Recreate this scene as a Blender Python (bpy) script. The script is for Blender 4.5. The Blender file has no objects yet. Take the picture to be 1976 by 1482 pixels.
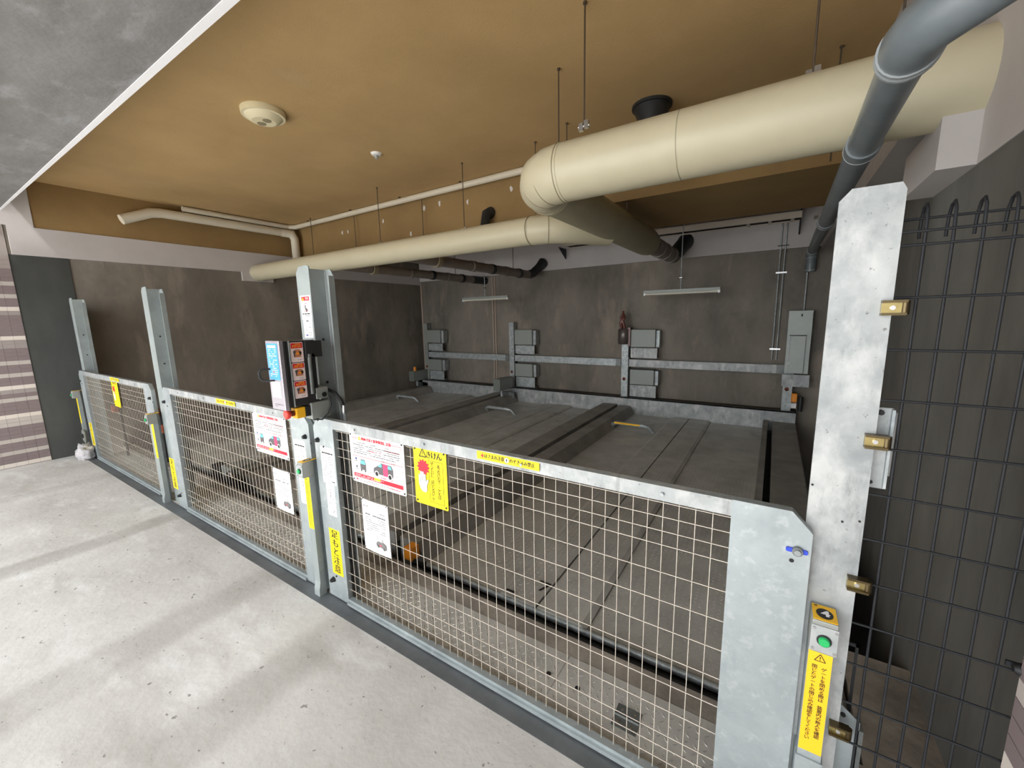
import bpy, bmesh, math, random
from math import sin, cos, pi, radians, sqrt
from mathutils import Vector, Matrix
random.seed(7)
scene = bpy.context.scene
COL = scene.collection

# ------------------------------------------------------------------ camera
CAM = Vector((0.0, -1.3241, 1.70))
yaw, pit, rol = -.57541, .162229, .021071
fwd = Vector((sin(yaw)*cos(pit), cos(yaw)*cos(pit), -sin(pit)))
right = Vector((cos(yaw), -sin(yaw), 0.0))
down = fwd.cross(right)
r2 = cos(rol)*right + sin(rol)*down
d2 = -sin(rol)*right + cos(rol)*down
cam = bpy.data.cameras.new('camera')
cam.sensor_fit = 'HORIZONTAL'; cam.sensor_width = 36.0
cam.lens = 36.0*778.9/1976.0
cam.clip_start = .02; cam.clip_end = 300
co = bpy.data.objects.new('camera', cam); COL.objects.link(co)
m3 = Matrix((r2, -d2, -fwd)).transposed()
co.matrix_world = Matrix.Translation(CAM) @ m3.to_4x4()
scene.camera = co

# ------------------------------------------------------------------ sky, sun, exposure
world = bpy.data.worlds.new('world'); scene.world = world; world.use_nodes = True
wn = world.node_tree.nodes; wl = world.node_tree.links
bg = wn['Background']; bg.inputs['Color'].default_value = (.93, .97, 1.0, 1); bg.inputs['Strength'].default_value = 5.6
sun = bpy.data.lights.new('sun', 'SUN'); sun.energy = 9.0; sun.angle = radians(3); sun.color = (1, .985, .96)
so = bpy.data.objects.new('sun', sun); COL.objects.link(so); so.location = (-3, -8, 8)
so.rotation_euler = (radians(28), radians(6), 0)     # high sun over the open yard in front; the deck overhead shades the gates
scene.view_settings.view_transform = 'Standard'
scene.view_settings.look = 'None'
scene.view_settings.gamma = 1.0
scene.view_settings.use_curve_mapping = False
scene.view_settings.exposure = 0.22

# ------------------------------------------------------------------ materials
def lin(c): return tuple(((v/255)/12.92 if v/255 <= .04045 else ((v/255+.055)/1.055)**2.4) for v in c)
MATS = {}
def mat(name, rgb, rough=.6, metal=0.0, var=0.0, scale=4.0, stretch=(1,1,1), dark=None, detail=6.0, bump=0.0, bscale=60.0,
        spots=None, spot_scale=9.0, spot_w=.62, ior=None, spec=None, layers=()):
    """procedural surface: base colour, mottling between two colours, optional spots, optional fine bump"""
    m = bpy.data.materials.new(name); m.use_nodes = True; nt = m.node_tree; N = nt.nodes; L = nt.links
    b = N['Principled BSDF']; b.inputs['Roughness'].default_value = rough; b.inputs['Metallic'].default_value = metal
    if spec is not None: b.inputs['Specular IOR Level'].default_value = spec
    c = lin(rgb) + (1,)
    m.diffuse_color = c
    b.inputs['Base Color'].default_value = c
    if var or dark or spots or bump or layers:
        geo = N.new('ShaderNodeNewGeometry')
        mp = N.new('ShaderNodeMapping'); mp.inputs['Scale'].default_value = stretch
        L.new(geo.outputs['Position'], mp.inputs['Vector'])
    cur = None
    if var or dark:
        n = N.new('ShaderNodeTexNoise'); n.inputs['Scale'].default_value = scale; n.inputs['Detail'].default_value = detail
        n.inputs['Roughness'].default_value = .65
        L.new(mp.outputs['Vector'], n.inputs['Vector'])
        r = N.new('ShaderNodeValToRGB')
        r.color_ramp.elements[0].position = .3; r.color_ramp.elements[1].position = .7
        dk = lin(dark) if dark else tuple(v*(1-var) for v in c[:3])
        r.color_ramp.elements[0].color = dk + (1,)
        r.color_ramp.elements[1].color = tuple(min(1, v*(1+var*.5)) for v in c[:3]) + (1,)
        L.new(n.outputs['Fac'], r.inputs['Fac']); cur = r.outputs['Color']
    def layer(col, sc, st, lo, hi, amt, cur):
        mp2 = N.new('ShaderNodeMapping'); mp2.inputs['Scale'].default_value = st; mp2.inputs['Location'].default_value = (sc*3.1, 7.7, 1.3)
        L.new(geo.outputs['Position'], mp2.inputs['Vector'])
        n2 = N.new('ShaderNodeTexNoise'); n2.inputs['Scale'].default_value = sc; n2.inputs['Detail'].default_value = 7; n2.inputs['Roughness'].default_value = .62
        L.new(mp2.outputs['Vector'], n2.inputs['Vector'])
        mr = N.new('ShaderNodeMapRange'); mr.inputs['From Min'].default_value = lo; mr.inputs['From Max'].default_value = hi
        mr.inputs['To Max'].default_value = amt
        L.new(n2.outputs['Fac'], mr.inputs['Value'])
        mx = N.new('ShaderNodeMix'); mx.data_type = 'RGBA'
        L.new(mr.outputs['Result'], mx.inputs['Factor'])
        if cur is None: mx.inputs['A'].default_value = c
        else: L.new(cur, mx.inputs['A'])
        mx.inputs['B'].default_value = lin(col) + (1,)
        return mx.outputs['Result']
    if spots: cur = layer(spots, spot_scale, stretch, spot_w, spot_w+.08, .8, cur)
    for ly in layers: cur = layer(*ly, cur)
    if cur is not None: L.new(cur, b.inputs['Base Color'])
    if bump:
        n3 = N.new('ShaderNodeTexNoise'); n3.inputs['Scale'].default_value = bscale; n3.inputs['Detail'].default_value = 5
        L.new(geo.outputs['Position'], n3.inputs['Vector'])
        bp = N.new('ShaderNodeBump'); bp.inputs['Strength'].default_value = bump; bp.inputs['Distance'].default_value = .01
        L.new(n3.outputs['Fac'], bp.inputs['Height']); L.new(bp.outputs['Normal'], b.inputs['Normal'])
    MATS[name] = m
    return m

FLOOR = mat('concrete_floor', (212,210,206), .8, 0, .2, 1.1, (1,1,1), dark=(188,184,178), bump=.25, bscale=25,
            layers=(((168,163,156), 2.2, (.5,1.6,1), .55, .72, .6), ((232,231,229), 3.5, (.6,1.4,1), .55, .7, .6),
                    ((112,106,100), 26, (.7,1,1), .655, .675, .75), ((104,98,92), 60, (1,1,1), .68, .71, .7)))
def y_bands(m):  # soft darker bands along y at a few x positions
    nt = m.node_tree; N = nt.nodes; L = nt.links; b = N['Principled BSDF']
    src = b.inputs['Base Color'].links[0].from_socket
    geo = N.new('ShaderNodeNewGeometry'); sp = N.new('ShaderNodeSeparateXYZ'); L.new(geo.outputs['Position'], sp.inputs[0])
    nz = N.new('ShaderNodeTexNoise'); nz.inputs['Scale'].default_value = 2.5; nz.inputs['Detail'].default_value = 6; L.new(geo.outputs['Position'], nz.inputs['Vector'])
    tot = None
    for x0, w_, amt in ((-4.38,.15,.42),(-2.72,.19,.30),(-1.88,.20,.32),(-6.3,.14,.2)):
        ma = N.new('ShaderNodeMath'); ma.operation = 'SUBTRACT'; ma.inputs[1].default_value = x0; L.new(sp.outputs['X'], ma.inputs[0])
        mw = N.new('ShaderNodeMath'); mw.operation = 'MULTIPLY_ADD'; mw.inputs[1].default_value = .10; L.new(nz.outputs['Fac'], mw.inputs[0]); L.new(ma.outputs[0], mw.inputs[2])
        mb = N.new('ShaderNodeMath'); mb.operation = 'ABSOLUTE'; L.new(mw.outputs[0], mb.inputs[0])
        mr = N.new('ShaderNodeMapRange'); mr.interpolation_type = 'SMOOTHSTEP'; mr.inputs['From Min'].default_value = w_; mr.inputs['From Max'].default_value = w_*.4; mr.inputs['To Max'].default_value = amt
        L.new(mb.outputs[0], mr.inputs['Value'])
        if tot is None: tot = mr.outputs['Result']
        else:
            mm = N.new('ShaderNodeMath'); mm.operation = 'MAXIMUM'; L.new(tot, mm.inputs[0]); L.new(mr.outputs['Result'], mm.inputs[1]); tot = mm.outputs[0]
    mu = N.new('ShaderNodeMath'); mu.operation = 'MULTIPLY'; L.new(tot, mu.inputs[0]); L.new(nz.outputs['Fac'], mu.inputs[1])
    mu2 = N.new('ShaderNodeMath'); mu2.operation = 'MULTIPLY'; mu2.inputs[1].default_value = 1.7; L.new(mu.outputs[0], mu2.inputs[0])
    mx = N.new('ShaderNodeMix'); mx.data_type = 'RGBA'; L.new(mu2.outputs[0], mx.inputs['Factor']); L.new(src, mx.inputs['A']); mx.inputs['B'].default_value = lin((128,121,112)) + (1,)
    L.new(mx.outputs['Result'], b.inputs['Base Color'])
y_bands(FLOOR)
WALLD = mat('stained_concrete', (138,129,118), .75, 0, .3, .9, (1,1,.55), dark=(98,94,86), bump=.12, bscale=12,
            layers=(((176,160,144), 2.6, (1,1,.30), .56, .72, .5), ((76,76,68), 1.3, (1,1,.8), .55, .75, .6), ((160,150,140), 7, (1.5,1.5,.35), .62, .72, .3)))
WALLR = mat('dark_concrete', (118,117,112), .8, 0, .25, 1.0, (1,1,.4), dark=(70,69,65), bump=.1, bscale=12,
            layers=(((118,108,98), 2.2, (1,1,.3), .55, .75, .4),))
DARK_BAND = mat('dark_wall_band', (74,76,74), .7, 0, .25, 1.5, (1,1,.5), dark=(56,58,55))
WHITEB = mat('off_white_painted_beam', (192,187,185), .8, 0, .06, 3)
WHITEE = mat('white_edge_strip', (236,236,238), .7, 0, .03, 3)
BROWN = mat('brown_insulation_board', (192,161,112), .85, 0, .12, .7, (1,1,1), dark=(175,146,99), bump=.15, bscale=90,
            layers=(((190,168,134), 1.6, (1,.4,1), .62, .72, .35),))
BROWN_SHADED = mat('brown_board_shaded', (150,122,78), .85, 0, .12, .9, (1,1,1), dark=(132,106,66), bump=.15, bscale=90)  # darker copy of the ceiling board: shade on upright faces put into colour
GREYC = mat('grey_painted_ceiling', (132,131,130), .85, 0, .12, 1.2, (1,2.5,1), dark=(106,104,102), bump=.3, bscale=30,
            layers=(((158,160,163), 2.5, (1,2.2,1), .55, .72, .6),))
GALV = mat('galvanised_steel', (186,192,192), .45, .35, .18, 14, dark=(140,148,150), bump=.05, bscale=80,
           layers=(((205,210,210), 30, (1,1,1), .52, .68, .5),))
GALVW = mat('weathered_galvanised_steel', (172,175,174), .5, .25, .2, 7, dark=(142,147,148), bump=.1, bscale=40,
            layers=(((198,199,197), 9, (1,1,.6), .5, .65, .8), ((112,113,114), 11, (1.4,1,.4), .56, .68, .6), ((96,90,88), 55, (1,1,1), .66, .70, .7)))
GALVD = mat('dull_galvanised_steel', (128,132,130), .5, .5, .2, 8, dark=(92,97,97))
POSTG = mat('painted_grey_steel', (158,166,164), .5, .2, .1, 5, dark=(140,148,148))
WIRE = mat('cream_coated_wire', (204,196,182), .5, .1)
DIAM = mat('chequered_steel_plate', (210,208,202), .46, .3, .2, 3, dark=(182,180,174), bump=.08, bscale=70,
           layers=(((190,188,180), 1.5, (1,.5,1), .5, .7, .5), ((116,115,111), 2.4, (1,.4,1), .6, .75, .6)))
DIAMB = mat('worn_plate_relief', (186,183,178), .36, .5, .2, 5)
SIDEB = mat('dusty_steel_beam', (162,159,152), .55, .25, .2, 3, dark=(132,129,123))
BLACK = mat('black_rubber_and_gaps', (22,22,24), .6)
DARKM = mat('dark_steel', (58,60,62), .5, .5, .2, 10)
PITM = mat('pit_concrete', (46,44,42), .9)
SILL = mat('grey_steel_sill', (118,122,124), .5, .4, .15, 4, dark=(96,99,102))
CURB = mat('kerb_concrete', (160,150,138), .85, 0, .2, 4, dark=(106,100,92), bump=.2, bscale=40)
BEIGE = mat('beige_wrapped_duct', (198,190,162), .42, 0, .05, 3, bump=.03, bscale=20)
BEIGD = mat('beige_duct_seam', (150,138,112), .5)
BEIGS = mat('beige_duct_dusty', (160,154,128), .6, 0, .08, 3)
SMALLP = mat('cream_small_pipe', (214,206,186), .5)
PVC = mat('grey_plastic_pipe', (116,124,128), .36, 0, .1, 5, dark=(102,110,114))
PVCL = mat('pale_pipe_ring', (150,156,158), .35)
DARKP = mat('brown_grey_drain_pipe', (128,118,108), .5, 0, .15, 6)
RODM = mat('threaded_rod', (96,84,72), .5, .5)
CHROME = mat('zinc_clamp', (205,205,205), .25, .9)
BRASSD = mat('dark_brass_edge', (96,84,60), .35, .9)
BRASS = mat('yellow_passivated_brass', (176,160,108), .25, .9, .2, 40)
TRAYM = mat('tray_steel', (196,186,172), .5, .1)
PALE = mat('pale_plaster_strip', (176,160,146), .8)
SCOVER = mat('grey_sheet_cover', (150,155,150), .55, .3)
ENCL = mat('pale_grey_enclosure', (176,182,178), .5, .2, .08, 6)
BOXG = mat('olive_grey_box', (124,130,124), .5, .2)
YEL = mat('safety_yellow', (255,226,0), .5)
YELO = mat('label_amber', (255,196,30), .5)
AMBER = mat('amber_orange_plastic', (246,154,40), .45)
WHITE = mat('sign_white', (246,246,244), .45)
PAPER = mat('paper_white', (244,244,246), .6)
PINKW = mat('sticker_pinkish_white', (240,222,220), .45)
RED = mat('sign_red', (214,24,52), .45)
REDB = mat('button_red', (226,62,50), .4)
BLUE = mat('sign_blue', (70,160,222), .45)
BLUED = mat('deep_blue', (40,70,200), .4)
NAVY = mat('navy_print', (52,62,130), .5)
INK = mat('ink_black', (28,26,24), .6)
INKG = mat('ink_grey', (120,118,116), .6)
INKR = mat('ink_soft_red', (200,90,100), .6)
CYAN = mat('print_cyan', (110,222,240), .5)
CARG = mat('print_car_grey', (92,88,90), .5)
SKIN = mat('print_tan', (196,128,92), .5)
GREEN = mat('button_green', (40,178,98), .35)
CABS = mat('satin_steel_door', (178,174,182), .35, .6)
CABD = mat('dark_cabinet_side', (62,62,62), .4, .4)
RUST = mat('rust', (128,62,36), .9, 0, .4, 20)
RUBBLE = mat('pale_mortar', (196,192,194), .9, 0, .3, 30, bump=.6, bscale=60)
TILES = {'b': mat('tile_ivory', (222,212,202), .5), 'l': mat('tile_light_grey', (190,181,174), .5), 'm': mat('tile_warm_grey', (160,150,146), .5),
         'd': mat('tile_mauve', (132,118,118), .5)}
GROUT = mat('tile_grout', (164,155,150), .9)
FENCEM = mat('dark_green_black_wire', (24,26,30), .65, 0)
CERAM = mat('detector_cream', (232,222,186), .4)
TUBE = mat('unlit_fluorescent_tube', (206,202,188), .3)
LWHITE = mat('light_scuff', (210,205,200), .6)
FLAG = mat('reddish_lamp_glass', (108,60,52), .3)

# ------------------------------------------------------------------ mesh helpers
class MB:
    def __init__(s): s.v = []; s.f = []; s.sm = []
    def add(s, vs, fs, smooth=False):
        o = len(s.v); s.v += [tuple(p) for p in vs]; s.f += [tuple(i+o for i in f) for f in fs]; s.sm += [smooth]*len(fs); return s
    def box(s, x0, x1, y0, y1, z0, z1):
        if x0 > x1: x0, x1 = x1, x0
        if y0 > y1: y0, y1 = y1, y0
        if z0 > z1: z0, z1 = z1, z0
        return s.add([(x0,y0,z0),(x1,y0,z0),(x1,y1,z0),(x0,y1,z0),(x0,y0,z1),(x1,y0,z1),(x1,y1,z1),(x0,y1,z1)],
                     [(0,3,2,1),(4,5,6,7),(0,1,5,4),(1,2,6,5),(2,3,7,6),(3,0,4,7)])
    def bbox(s, x0, x1, y0, y1, z0, z1, b=.004):
        """bevelled box"""
        bm = bmesh.new()
        bmesh.ops.create_cube(bm, size=1)
        for v in bm.verts:
            v.co = Vector(((x0+x1)/2+v.co.x*abs(x1-x0), (y0+y1)/2+v.co.y*abs(y1-y0), (z0+z1)/2+v.co.z*abs(z1-z0)))
        bmesh.ops.bevel(bm, geom=bm.edges[:], offset=b, segments=2, affect='EDGES', profile=.5)
        bm.verts.ensure_lookup_table()
        s.add([v.co[:] for v in bm.verts], [[v.index for v in f.verts] for f in bm.faces]); bm.free(); return s
    def prism(s, pts, axis, a, b):
        """extrude a polygon along an axis; pts are the other two coords in order (x,y),(x,z) or (y,z)"""
        def P(p, t):
            return (t, p[0], p[1]) if axis == 'x' else ((p[0], t, p[1]) if axis == 'y' else (p[0], p[1], t))
        n = len(pts)
        area = sum(pts[i][0]*pts[(i+1) % n][1]-pts[(i+1) % n][0]*pts[i][1] for i in range(n))
        if a > b: a, b = b, a
        vs = [P(p, a) for p in pts]+[P(p, b) for p in pts]
        fs = [tuple(range(n))[::-1], tuple(range(n, 2*n))]+[(i, (i+1) % n, n+(i+1) % n, n+i) for i in range(n)]
        flip = (area < 0) != (axis == 'y')
        if flip: fs = [f[::-1] for f in fs]
        return s.add(vs, fs)
    def tube(s, pts, r, n=10, cap=True, smooth=True, flat=None):
        pts = [Vector(p) for p in pts]; rs = r if isinstance(r, (list, tuple)) else [r]*len(pts)
        rings = []; up = None
        for i, p in enumerate(pts):
            t = Vector((0,0,0))
            if i > 0: t += (p-pts[i-1]).normalized()
            if i < len(pts)-1: t += (pts[i+1]-p).normalized()
            if t.length < 1e-6: t = (pts[min(i+1, len(pts)-1)]-pts[max(i-1,0)])
            t.normalize()
            if up is None:
                up = Vector((0,0,1)) if abs(t.z) < .9 else Vector((1,0,0))
            u = up-t*up.dot(t)
            if u.length < 1e-4: u = t.orthogonal()
            u.normalize(); w = t.cross(u); up = u
            k = 1.0
            if 0 < i < len(pts)-1:
                a = (p-pts[i-1]).normalized(); c = a.dot(t); k = 1/max(c, .5)
            # widen along bend direction only
            bend = None
            if 0 < i < len(pts)-1:
                bd = ((pts[i+1]-p).normalized()-(p-pts[i-1]).normalized())
                if bd.length > 1e-5: bend = bd.normalized()
            ring = []
            for j in range(n):
                q = (u*cos(2*pi*j/n)+w*sin(2*pi*j/n))*rs[i]
                if bend is not None: q += bend*q.dot(bend)*(k-1)
                ring.append(p+q)
            rings.append(ring)
        vs = [v for r_ in rings for v in r_]; fs = []
        for i in range(len(pts)-1):
            for j in range(n):
                fs.append((i*n+j, i*n+(j+1) % n, (i+1)*n+(j+1) % n, (i+1)*n+j))
        s.add(vs, fs, smooth)
        if cap:
            s.add(rings[0], [tuple(range(n))[::-1]]); s.add(rings[-1], [tuple(range(n))])
        return s
    def build(s, name, m, parent=None):
        me = bpy.data.meshes.new(name)
        off = Vector(parent_loc(parent)) if parent is not None else Vector((0,0,0))
        base = off
        if parent is None and s.v:
            # put the origin at the bottom centre
            xs = [v[0] for v in s.v]; ys = [v[1] for v in s.v]; zs = [v[2] for v in s.v]
            base = Vector(((min(xs)+max(xs))/2, (min(ys)+max(ys))/2, min(zs)))
        me.from_pydata([(v[0]-base.x, v[1]-base.y, v[2]-base.z) for v in s.v], [], s.f)
        me.polygons.foreach_set('use_smooth', s.sm)
        me.materials.append(m); me.update()
        o = bpy.data.objects.new(name, me); COL.objects.link(o)
        if parent is None: o.location = base
        else: o.parent = parent
        return o
def parent_loc(p):
    l = Vector((0,0,0))
    while p is not None: l += p.location; p = p.parent
    return l
def thing(name, label, cat, loc=(0,0,0), group=None):
    o = bpy.data.objects.new(name, None); COL.objects.link(o); o.location = loc; o.empty_display_size = .1
    o['label'] = label; o['category'] = cat
    if group: o['group'] = group
    return o
def tag(o, label, cat, group=None):
    o['label'] = label; o['category'] = cat
    if group: o['group'] = group
    return o
def struct(o): o['kind'] = 'structure'; return o
def stuff(o): o['kind'] = 'stuff'; return o
def place(name, me, parent, world):
    o = bpy.data.objects.new(name, me); COL.objects.link(o); o.parent = parent
    o.location = Vector(world)-parent_loc(parent); return o
def bolt(parent, x, y, z, r=.009, h=.006, name='bolt', m=None, axis='y'):
    b = MB()
    if axis == 'y': b.tube([(x,y,z),(x,y-h,z)], r, 8, smooth=False)
    elif axis == 'z': b.tube([(x,y,z),(x,y,z+h)], r, 8, smooth=False)
    else: b.tube([(x,y,z),(x+h,y,z)], r, 8, smooth=False)
    return b.build(name, m or DARKM, parent)

# ---- flat print: 2-D shapes gathered per colour, laid on a plane just proud of a plate
_txt = {}
def text_poly(s, size):
    k = (s, round(size, 5))
    if k in _txt: return _txt[k]
    cu = bpy.data.curves.new('t', 'FONT'); cu.body = s; cu.size = size; cu.align_x = 'CENTER'; cu.align_y = 'CENTER'; cu.resolution_u = 2
    ob = bpy.data.objects.new('t', cu); COL.objects.link(ob)
    bpy.context.view_layer.update()
    dg = bpy.context.evaluated_depsgraph_get()
    me = bpy.data.meshes.new_from_object(ob.evaluated_get(dg))
    vs = [(v.co.x, v.co.y) for v in me.vertices]; fs = [tuple(p.vertices) for p in me.polygons]
    bpy.data.objects.remove(ob); bpy.data.curves.remove(cu); bpy.data.meshes.remove(me)
    _txt[k] = (vs, fs); return vs, fs
class Print:
    """u to the right, v up, in metres from the plate's lower left corner"""
    def __init__(s, face, origin): s.face = face; s.o = origin; s.v = []; s.f = []; s.mi = []; s.mats = []
    def P(s, u, v, d):
        o = s.o
        if s.face == 'y': return (o[0]+u, o[1]-d, o[2]+v)
        if s.face == 'x': return (o[0]+d, o[1]+u, o[2]+v)
        return (o[0]+u, o[1]+v, o[2]+d)
    def poly(s, vs, fs, m, d):
        if m not in s.mats: s.mats.append(m)
        k = s.mats.index(m); n = len(s.v)
        s.v += [s.P(u, v, d) for u, v in vs]; s.f += [tuple(i+n for i in f) for f in fs]; s.mi += [k]*len(fs)
    def rect(s, u0, v0, u1, v1, m, d=.0012): s.poly([(u0,v0),(u1,v0),(u1,v1),(u0,v1)], [(0,1,2,3)], m, d)
    def frame(s, u0, v0, u1, v1, w, m, d=.0012):
        s.rect(u0,v0,u1,v0+w,m,d); s.rect(u0,v1-w,u1,v1,m,d); s.rect(u0,v0+w,u0+w,v1-w,m,d); s.rect(u1-w,v0+w,u1,v1-w,m,d)
    def shape(s, pts, m, d=.0014):
        s.poly(pts, [tuple(range(len(pts)))], m, d)
    def disc(s, u, v, r, m, d=.0014, n=20, ry=None):
        ry = ry or r; s.shape([(u+r*cos(2*pi*i/n), v+ry*sin(2*pi*i/n)) for i in range(n)], m, d)
    def ring(s, u, v, r, w, m, d=.0014, n=20, ry=None):
        ry = ry or r
        vs = [(u+r*cos(2*pi*i/n), v+ry*sin(2*pi*i/n)) for i in range(n)]+[(u+(r-w)*cos(2*pi*i/n), v+(ry-w)*sin(2*pi*i/n)) for i in range(n)]
        s.poly(vs, [(i, (i+1) % n, n+(i+1) % n, n+i) for i in range(n)], m, d)
    def star(s, u, v, r1, r2_, n, m, d=.0016):
        s.poly([(u, v)]+[(u+(r1 if i % 2 == 0 else r2_)*sin(pi*i/n), v+(r1 if i % 2 == 0 else r2_)*cos(pi*i/n)) for i in range(2*n)],
               [(0, 1+(i+1) % (2*n), 1+i) for i in range(2*n)], m, d)
    def text(s, t, u, v, size, m, d=.0016, sx=1.0, bold=0):
        vs, fs = text_poly(t, size)
        for k in range(bold+1):
            s.poly([(u+a*sx+k*size*.035, v+b) for a, b in vs], fs, m, d+.0001*k)
    def vtext(s, t, u, v, size, step, m, d=.0016, sx=1.0, bold=0):
        for i, ch in enumerate(t):
            if ch == ' ': continue
            s.text(ch, u, v-i*step, size, m, d, sx, bold)
    def dashes(s, u0, u1, v, h, m, seed=0, gap=.5, d=.0013, mn=.006, mx=.03):
        rr = random.Random(seed); u = u0
        while u < u1:
            w = rr.uniform(mn, mx); e = min(u1, u+w)
            if rr.random() > gap*.35: s.rect(u, v-h/2, e, v+h/2, m, d)
            u = e+rr.uniform(.0015, .005)
    def build(s, name, parent):
        off = parent_loc(parent); me = bpy.data.meshes.new(name)
        me.from_pydata([(a-off.x, b-off.y, c-off.z) for a, b, c in s.v], [], s.f)
        for m in s.mats: me.materials.append(m)
        me.polygons.foreach_set('material_index', s.mi); me.update()
        o = bpy.data.objects.new(name, me); COL.objects.link(o); o.parent = parent; return o
def rounded(x0, x1, z0, z1, r, n=4):
    p = []
    for cx, cz, a0 in ((x1-r, z0+r, -90), (x1-r, z1-r, 0), (x0+r, z1-r, 90), (x0+r, z0+r, 180)):
        for i in range(n+1):
            a = radians(a0+90*i/n); p.append((cx+r*cos(a), cz+r*sin(a)))
    return p

# ================================================================== SETTING
XL, XR, YB = -7.8, .72, 6.45
ZB = 2.6           # underside of the white beams
ZC = 3.48          # brown ceiling
ZS = 3.05          # low soffit over the drive
ZF = 3.40          # grey ceiling over the drive
# --- floors
f = MB(); f.box(-12, 8, -14, -.115, -.3, 0); struct(f.build('floor', FLOOR))
k = MB(); k.box(XL, XR, .335, .45, -.6, -.002); struct(k.build('trim_1', CURB))
k = MB(); k.box(.26, XR, -.115, .335, -.3, -.004); k.box(.40, XR, .45, 1.1, -.6, -.004); struct(k.build('trim_2', CURB))
k = MB(); k.box(XL-.2, XR+.2, -.115, YB+.2, -2.0, -1.9); struct(k.build('pit_floor', PITM))
# --- walls
w = MB(); w.box(XL-.25, XL, -.36, YB+.2, -1.9, 3.7); struct(w.build('wall_left', WALLD))
w = MB(); w.box(XL, XL+.012, -.36, .14, -.02, 2.58); struct(w.build('trim_14', DARK_BAND))  # thin darker panel over the outer end of the left wall
w = MB(); w.box(XL, XR+.3, YB, YB+.25, -1.9, 3.7); struct(w.build('wall_back', WALLD))
w = MB(); w.box(XR, XR+.25, -.02, YB, -1.9, 3.7); w.box(.657, XR, -.02, 1.79, -1.9, 2.29); struct(w.build('wall_right', WALLR))
# --- ceilings
w = MB(); w.box(XL-.2, XR+.3, -.42, 3.25, ZC, ZC+.2); struct(w.build('ceiling', BROWN))
w = MB(); w.box(XL-.1, XR+.4, 3.2, YB, ZC+.02, ZC+.2); struct(w.build('ceiling_rear', BROWN))
w = MB(); w.prism([(-7.70,-3.3),(8,-3.3),(8,-.25),(-7.70,-.387)], 'z', ZS, ZS+.3); struct(w.build('ceiling_front', GREYC))
w = MB(); w.prism([(-7.70,-.387),(8,-.25),(8,-.172),(-7.70,-.3685)], 'z', ZS-.004, ZC+.2); struct(w.build('trim_3', WHITEE))
# brown drop beam behind the pipes
w = MB(); w.box(XL+.02, XR, 3.22, 4.87, 2.92, ZC+.03); beam4 = struct(w.build('trim_4', BROWN_SHADED))
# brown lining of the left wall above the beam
w = MB(); w.box(XL-.01, XL+.02, -.11, 3.22, 2.92, ZC+.01); struct(w.build('trim_5', BROWN_SHADED))
# white beams: left, back, right
w = MB(); w.box(XL, XL+.03, -.33, YB, ZB-.02, 2.92); w.box(XL, XL+.045, 2.19, 2.70, 2.43, ZB)
w.box(XL, XL+.03, -1.0, -.11, 2.92, 3.5); struct(w.build('trim_6', WHITEB))
w = MB(); w.box(XL+.04, XR, 6.38, YB, 2.66, 3.5); struct(w.build('trim_7', WHITEB))
w = MB(); w.box(.50, XR, 1.5, YB, 2.62, 3.5); struct(w.build('trim_8', WHITEB))
# right beam with its lowered block round the big duct
w = MB(); w.box(.652, .96, -3.0, 1.22, 2.285, 3.6); w.box(.53, .74, 1.22, 1.80, 2.285, 2.50); w.box(.652,.74,1.22,1.6,2.5,3.5)
struct(w.build('trim_9', WHITEB))
# pit edge behind the gates
w = MB(); w.box(XL, .4, .45, .47, -1.9, -.01); struct(w.build('trim_10', PITM))

# --- tiled walls of the drive: each tile its own piece in view, the rest one part
ZROW = [2.58, 2.42, 2.26, 2.2, 2.1, 2.05, 1.94, 1.9, 1.84, 1.78, 1.74, 1.63, 1.58, 1.48, 1.32, 1.27, 1.16, 1.11, 1.01, 0.95, 0.89, 0.84, 0.79, 0.68, 0.63, 0.53, 0.38, 0.31, 0.21, 0.16, 0.06, -0.02]
ZCOL = ['m','d','l','d','l','d','b','m','d','l','d','b','m','d','l','d','l','d','b','m','d','l','d','b','l','d','l','d','l','d','b']
def rowcol(z):
    for i in range(len(ZROW)-1):
        if ZROW[i] >= z > ZROW[i+1]: return ZCOL[i]
    return 'd'
def tile_wall(name, x, sx, y_in, y_out, yparts, z0, z1, zp0, zp1):
    w = MB(); xi = x-sx*.2; w.box(xi, x, y_in, y_out, -.3, ZF); wo = struct(w.build(name, GROUT))
    off = parent_loc(wo)
    meshes = {}
    for kk, mm in TILES.items():
        b = MB(); b.box(0, sx*.005, -.0950, 0, 0, .0475)
        me = bpy.data.meshes.new('tile'); me.from_pydata(b.v, [], b.f); me.materials.append(mm); meshes[kk] = me
    rest = {}
    nz = int((z1-z0)/.05)
    for j in range(nz):
        z = z0+j*.05; c = rowcol(z+.023)
        y = y_in-.002; i = 0
        while y > y_out+.1:
            near = y > y_in-yparts and zp0 <= z <= zp1
            if near:
                o = bpy.data.objects.new('tile', meshes[c]); COL.objects.link(o); o.parent = wo; o.location = Vector((x, y, z))-off
            elif i < 60:
                L_ = .0945 if y > y_in-1.6 else .9
                rest.setdefault(c, MB()).box(x, x+sx*.005, y-L_, y, z, z+.046)
                if L_ > .5: y -= .9-.0945
            y -= .097; i += 1
    for c, b in rest.items(): stuff(b.build('tile_rows', TILES[c], wo))
tile_wall('wall_street_left', -7.785, 1, -.36, -10, .46, .01, 2.58, 0, 2.6)
tile_wall('wall_street_right', .536, -1, -.018, -10, .25, .01, 2.58, .2, 1.1)
w = MB(); w.box(-12, -7.79, -.36, -.62, 2.56, ZF); struct(w.build('trim_11', DARKM))

# ================================================================== THRESHOLD
s = MB(); s.box(-7.45, .26, -.115, -.025, -.05, .003); t = s.build('threshold_plate', SILL)
tag(t, 'long grey steel threshold plate let into the floor under the three gates', 'threshold')
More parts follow.
